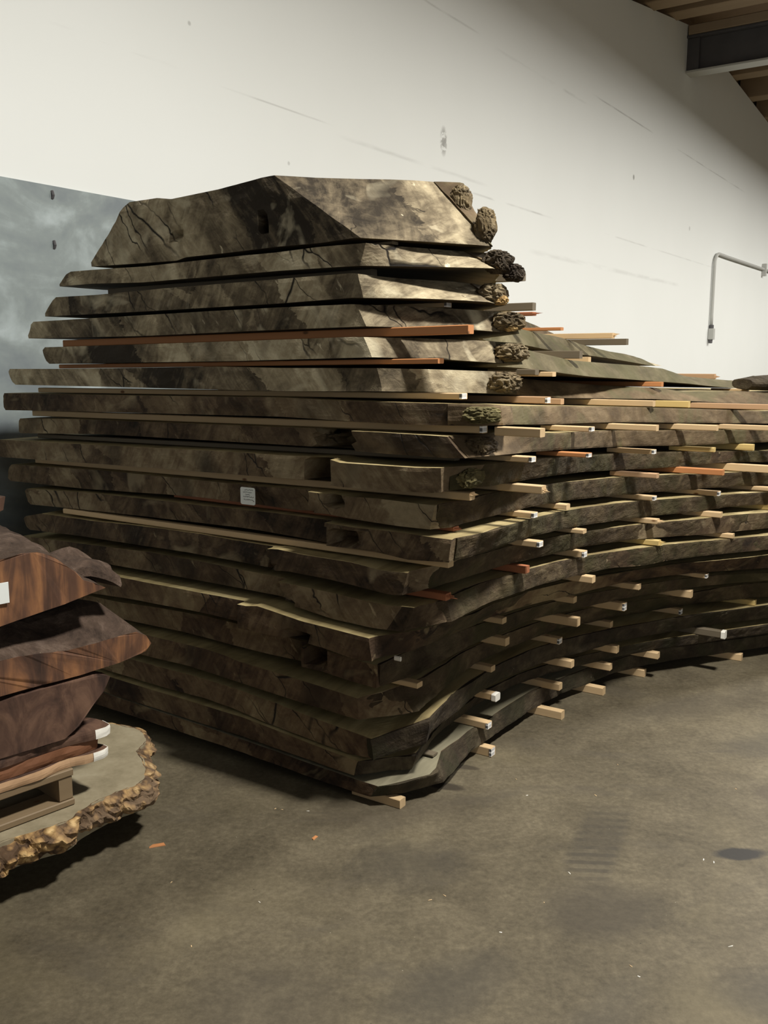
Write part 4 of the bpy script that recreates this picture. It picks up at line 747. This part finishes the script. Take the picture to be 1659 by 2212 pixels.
chunk('redwood_log_section', [(-.9, .4035), (-.02, .4035), (.03, .43), (.07, .475), (.115, .515), (.138, .555), (.10, .572), (-.9, .572)], .0, .45, 'redwood_face', 'thick dark brown redwood slab with ragged right end, low in the left pile', 2, 0, .022, 'redwood_face', .12)
chunk('redwood_log_section', [(-.9, .583), (.05, .584), (.17, .590), (.265, .604), (.286, .625), (.27, .655), (.235, .676), (.12, .672), (0, .668), (-.1, .682), (-.2, .684), (-.9, .69)], .0, .5, 'redwood_cut', 'redwood slab with orange sawn lip and dark hollow bark top', 5, .078, .014, None, -.28)
topr, _ = chunk('redwood_log_section', [(-.9, .785), (-.25, .777), (.0, .81), (.131, .834), (.10, .852), (.06, .87), (.035, .90), (0, .93), (-.035, .957), (-.075, .974), (-.12, .978), (-.18, .972), (-.26, .95), (-.34, .9), (-.9, .86)], -.01, .5, 'redwood_cut', 'half-round redwood log slab topping the left pile, orange end banded dark', 9, .004, .012, None, .22)
bk = MB(); pts = []
vs, fs = [], []
for a in range(19):
    for b in range(12):
        x = -.30 + .47 * a / 18; an = math.pi * b / 11
        rr = .055 + .02 * fb((x, 0, b * .2), 7, 3); zt = .80 + .125 * (1 - max(0, (x - .02) / .16) ** 2 * .55)
        vs.append(Vector((x + .012 * nz((x, b, 0), 5, 1), .13 - .10 * math.cos(an), zt - .055 + rr * math.sin(an) * 1.1 + .012 * fb((x, an, 0), 8, 2))))
for a in range(18):
    for b in range(11): fs.append((a * 12 + b, a * 12 + b + 1, (a + 1) * 12 + b + 1, (a + 1) * 12 + b))
fs += [tuple(range(11, -1, -1)), tuple(range(18 * 12, 19 * 12))] + [tuple([a * 12 + 11, a * 12, (a + 1) * 12, (a + 1) * 12 + 11]) for a in range(18)]
o = obj('loose_bark', [v - Vector((-.04, 0, .777)) for v in vs], fs, 'redwood_bark', topr); o['label'] = 'rough grey-brown bark bulging out behind the sawn end'
o = MB(); o.hexa([(-.62, -.02, .945), (-.14, -.01, 1.085), (-.165, .1, 1.085), (-.62, .1, .945), (-.62, -.02, 1.01), (-.132, -.01, 1.122), (-.165, .1, 1.13), (-.62, .1, 1.01)])
o.v = [v - Vector((-.4, 0, .95)) for v in o.v]; o = o.build('redwood_offcut', 'redwood_cut'); place(o, pile(-.4, .05, .96), RP); tag(o, 'orange pointed redwood offcut jutting in at the left edge above the pile', 'offcut')
st_ = MB().bar(-.035, .009, -.001, .0015, 0, .058, .0005).build('paper_tag', 'paper'); place(st_, pile(-.176, -.018, .848), RP); tag(st_, 'white paper tag on the orange sawn end of the half-round redwood slab', 'tag')

# ------------------------------------------------------------------ chips on the floor
def chip(x, y, L, W, H, rz, mat, label, group=None):
    b = MB(); b.hexa([(-L / 2, -W / 2, 0), (L / 2, -W * .2, 0), (L * .4, W / 2, 0), (-L * .35, W * .35, 0), (-L / 2, -W * .4, H), (L * .45, -W * .2, H * .6), (L * .38, W * .4, H), (-L * .3, W * .3, H * .7)])
    o = b.build('wood_chip', mat); place(o, (x, y, 0), rz); tag(o, label, 'wood chip', group); return o
chip(-.710, 2.708, .05, .022, .004, .2, 'orange', 'orange wood chip on the floor beside the burl slab')
chip(-.221, 2.756, .026, .015, .003, .9, 'orange', 'small orange wood chip on the floor in front of the stack')
random.seed(8)
for x, y in ((-.369, 2.952), (-.345, 2.945), (-.257, 2.935), (.48, 3.178), (.974, 2.625), (1.0, 2.61), (.629, 2.08), (.449, 2.397), (.172, 2.432), (.13, 2.41), (.31, 2.26), (.62, 2.12), (.50, 3.05), (.74, 3.05), (.88, 3.3), (1.2, 2.4), (-.5, 2.2), (-.35, 2.4), (-.62, 2.5), (1.25, 3.1), (.55, 2.55), (.9, 2.2)):
    chip(x, y, random.uniform(.007, .016), random.uniform(.002, .004), .0015, random.uniform(0, 6), random.choice(('pine', 'paint')), 'tiny pale wood shaving lying on the concrete floor', 'shavings on the floor')
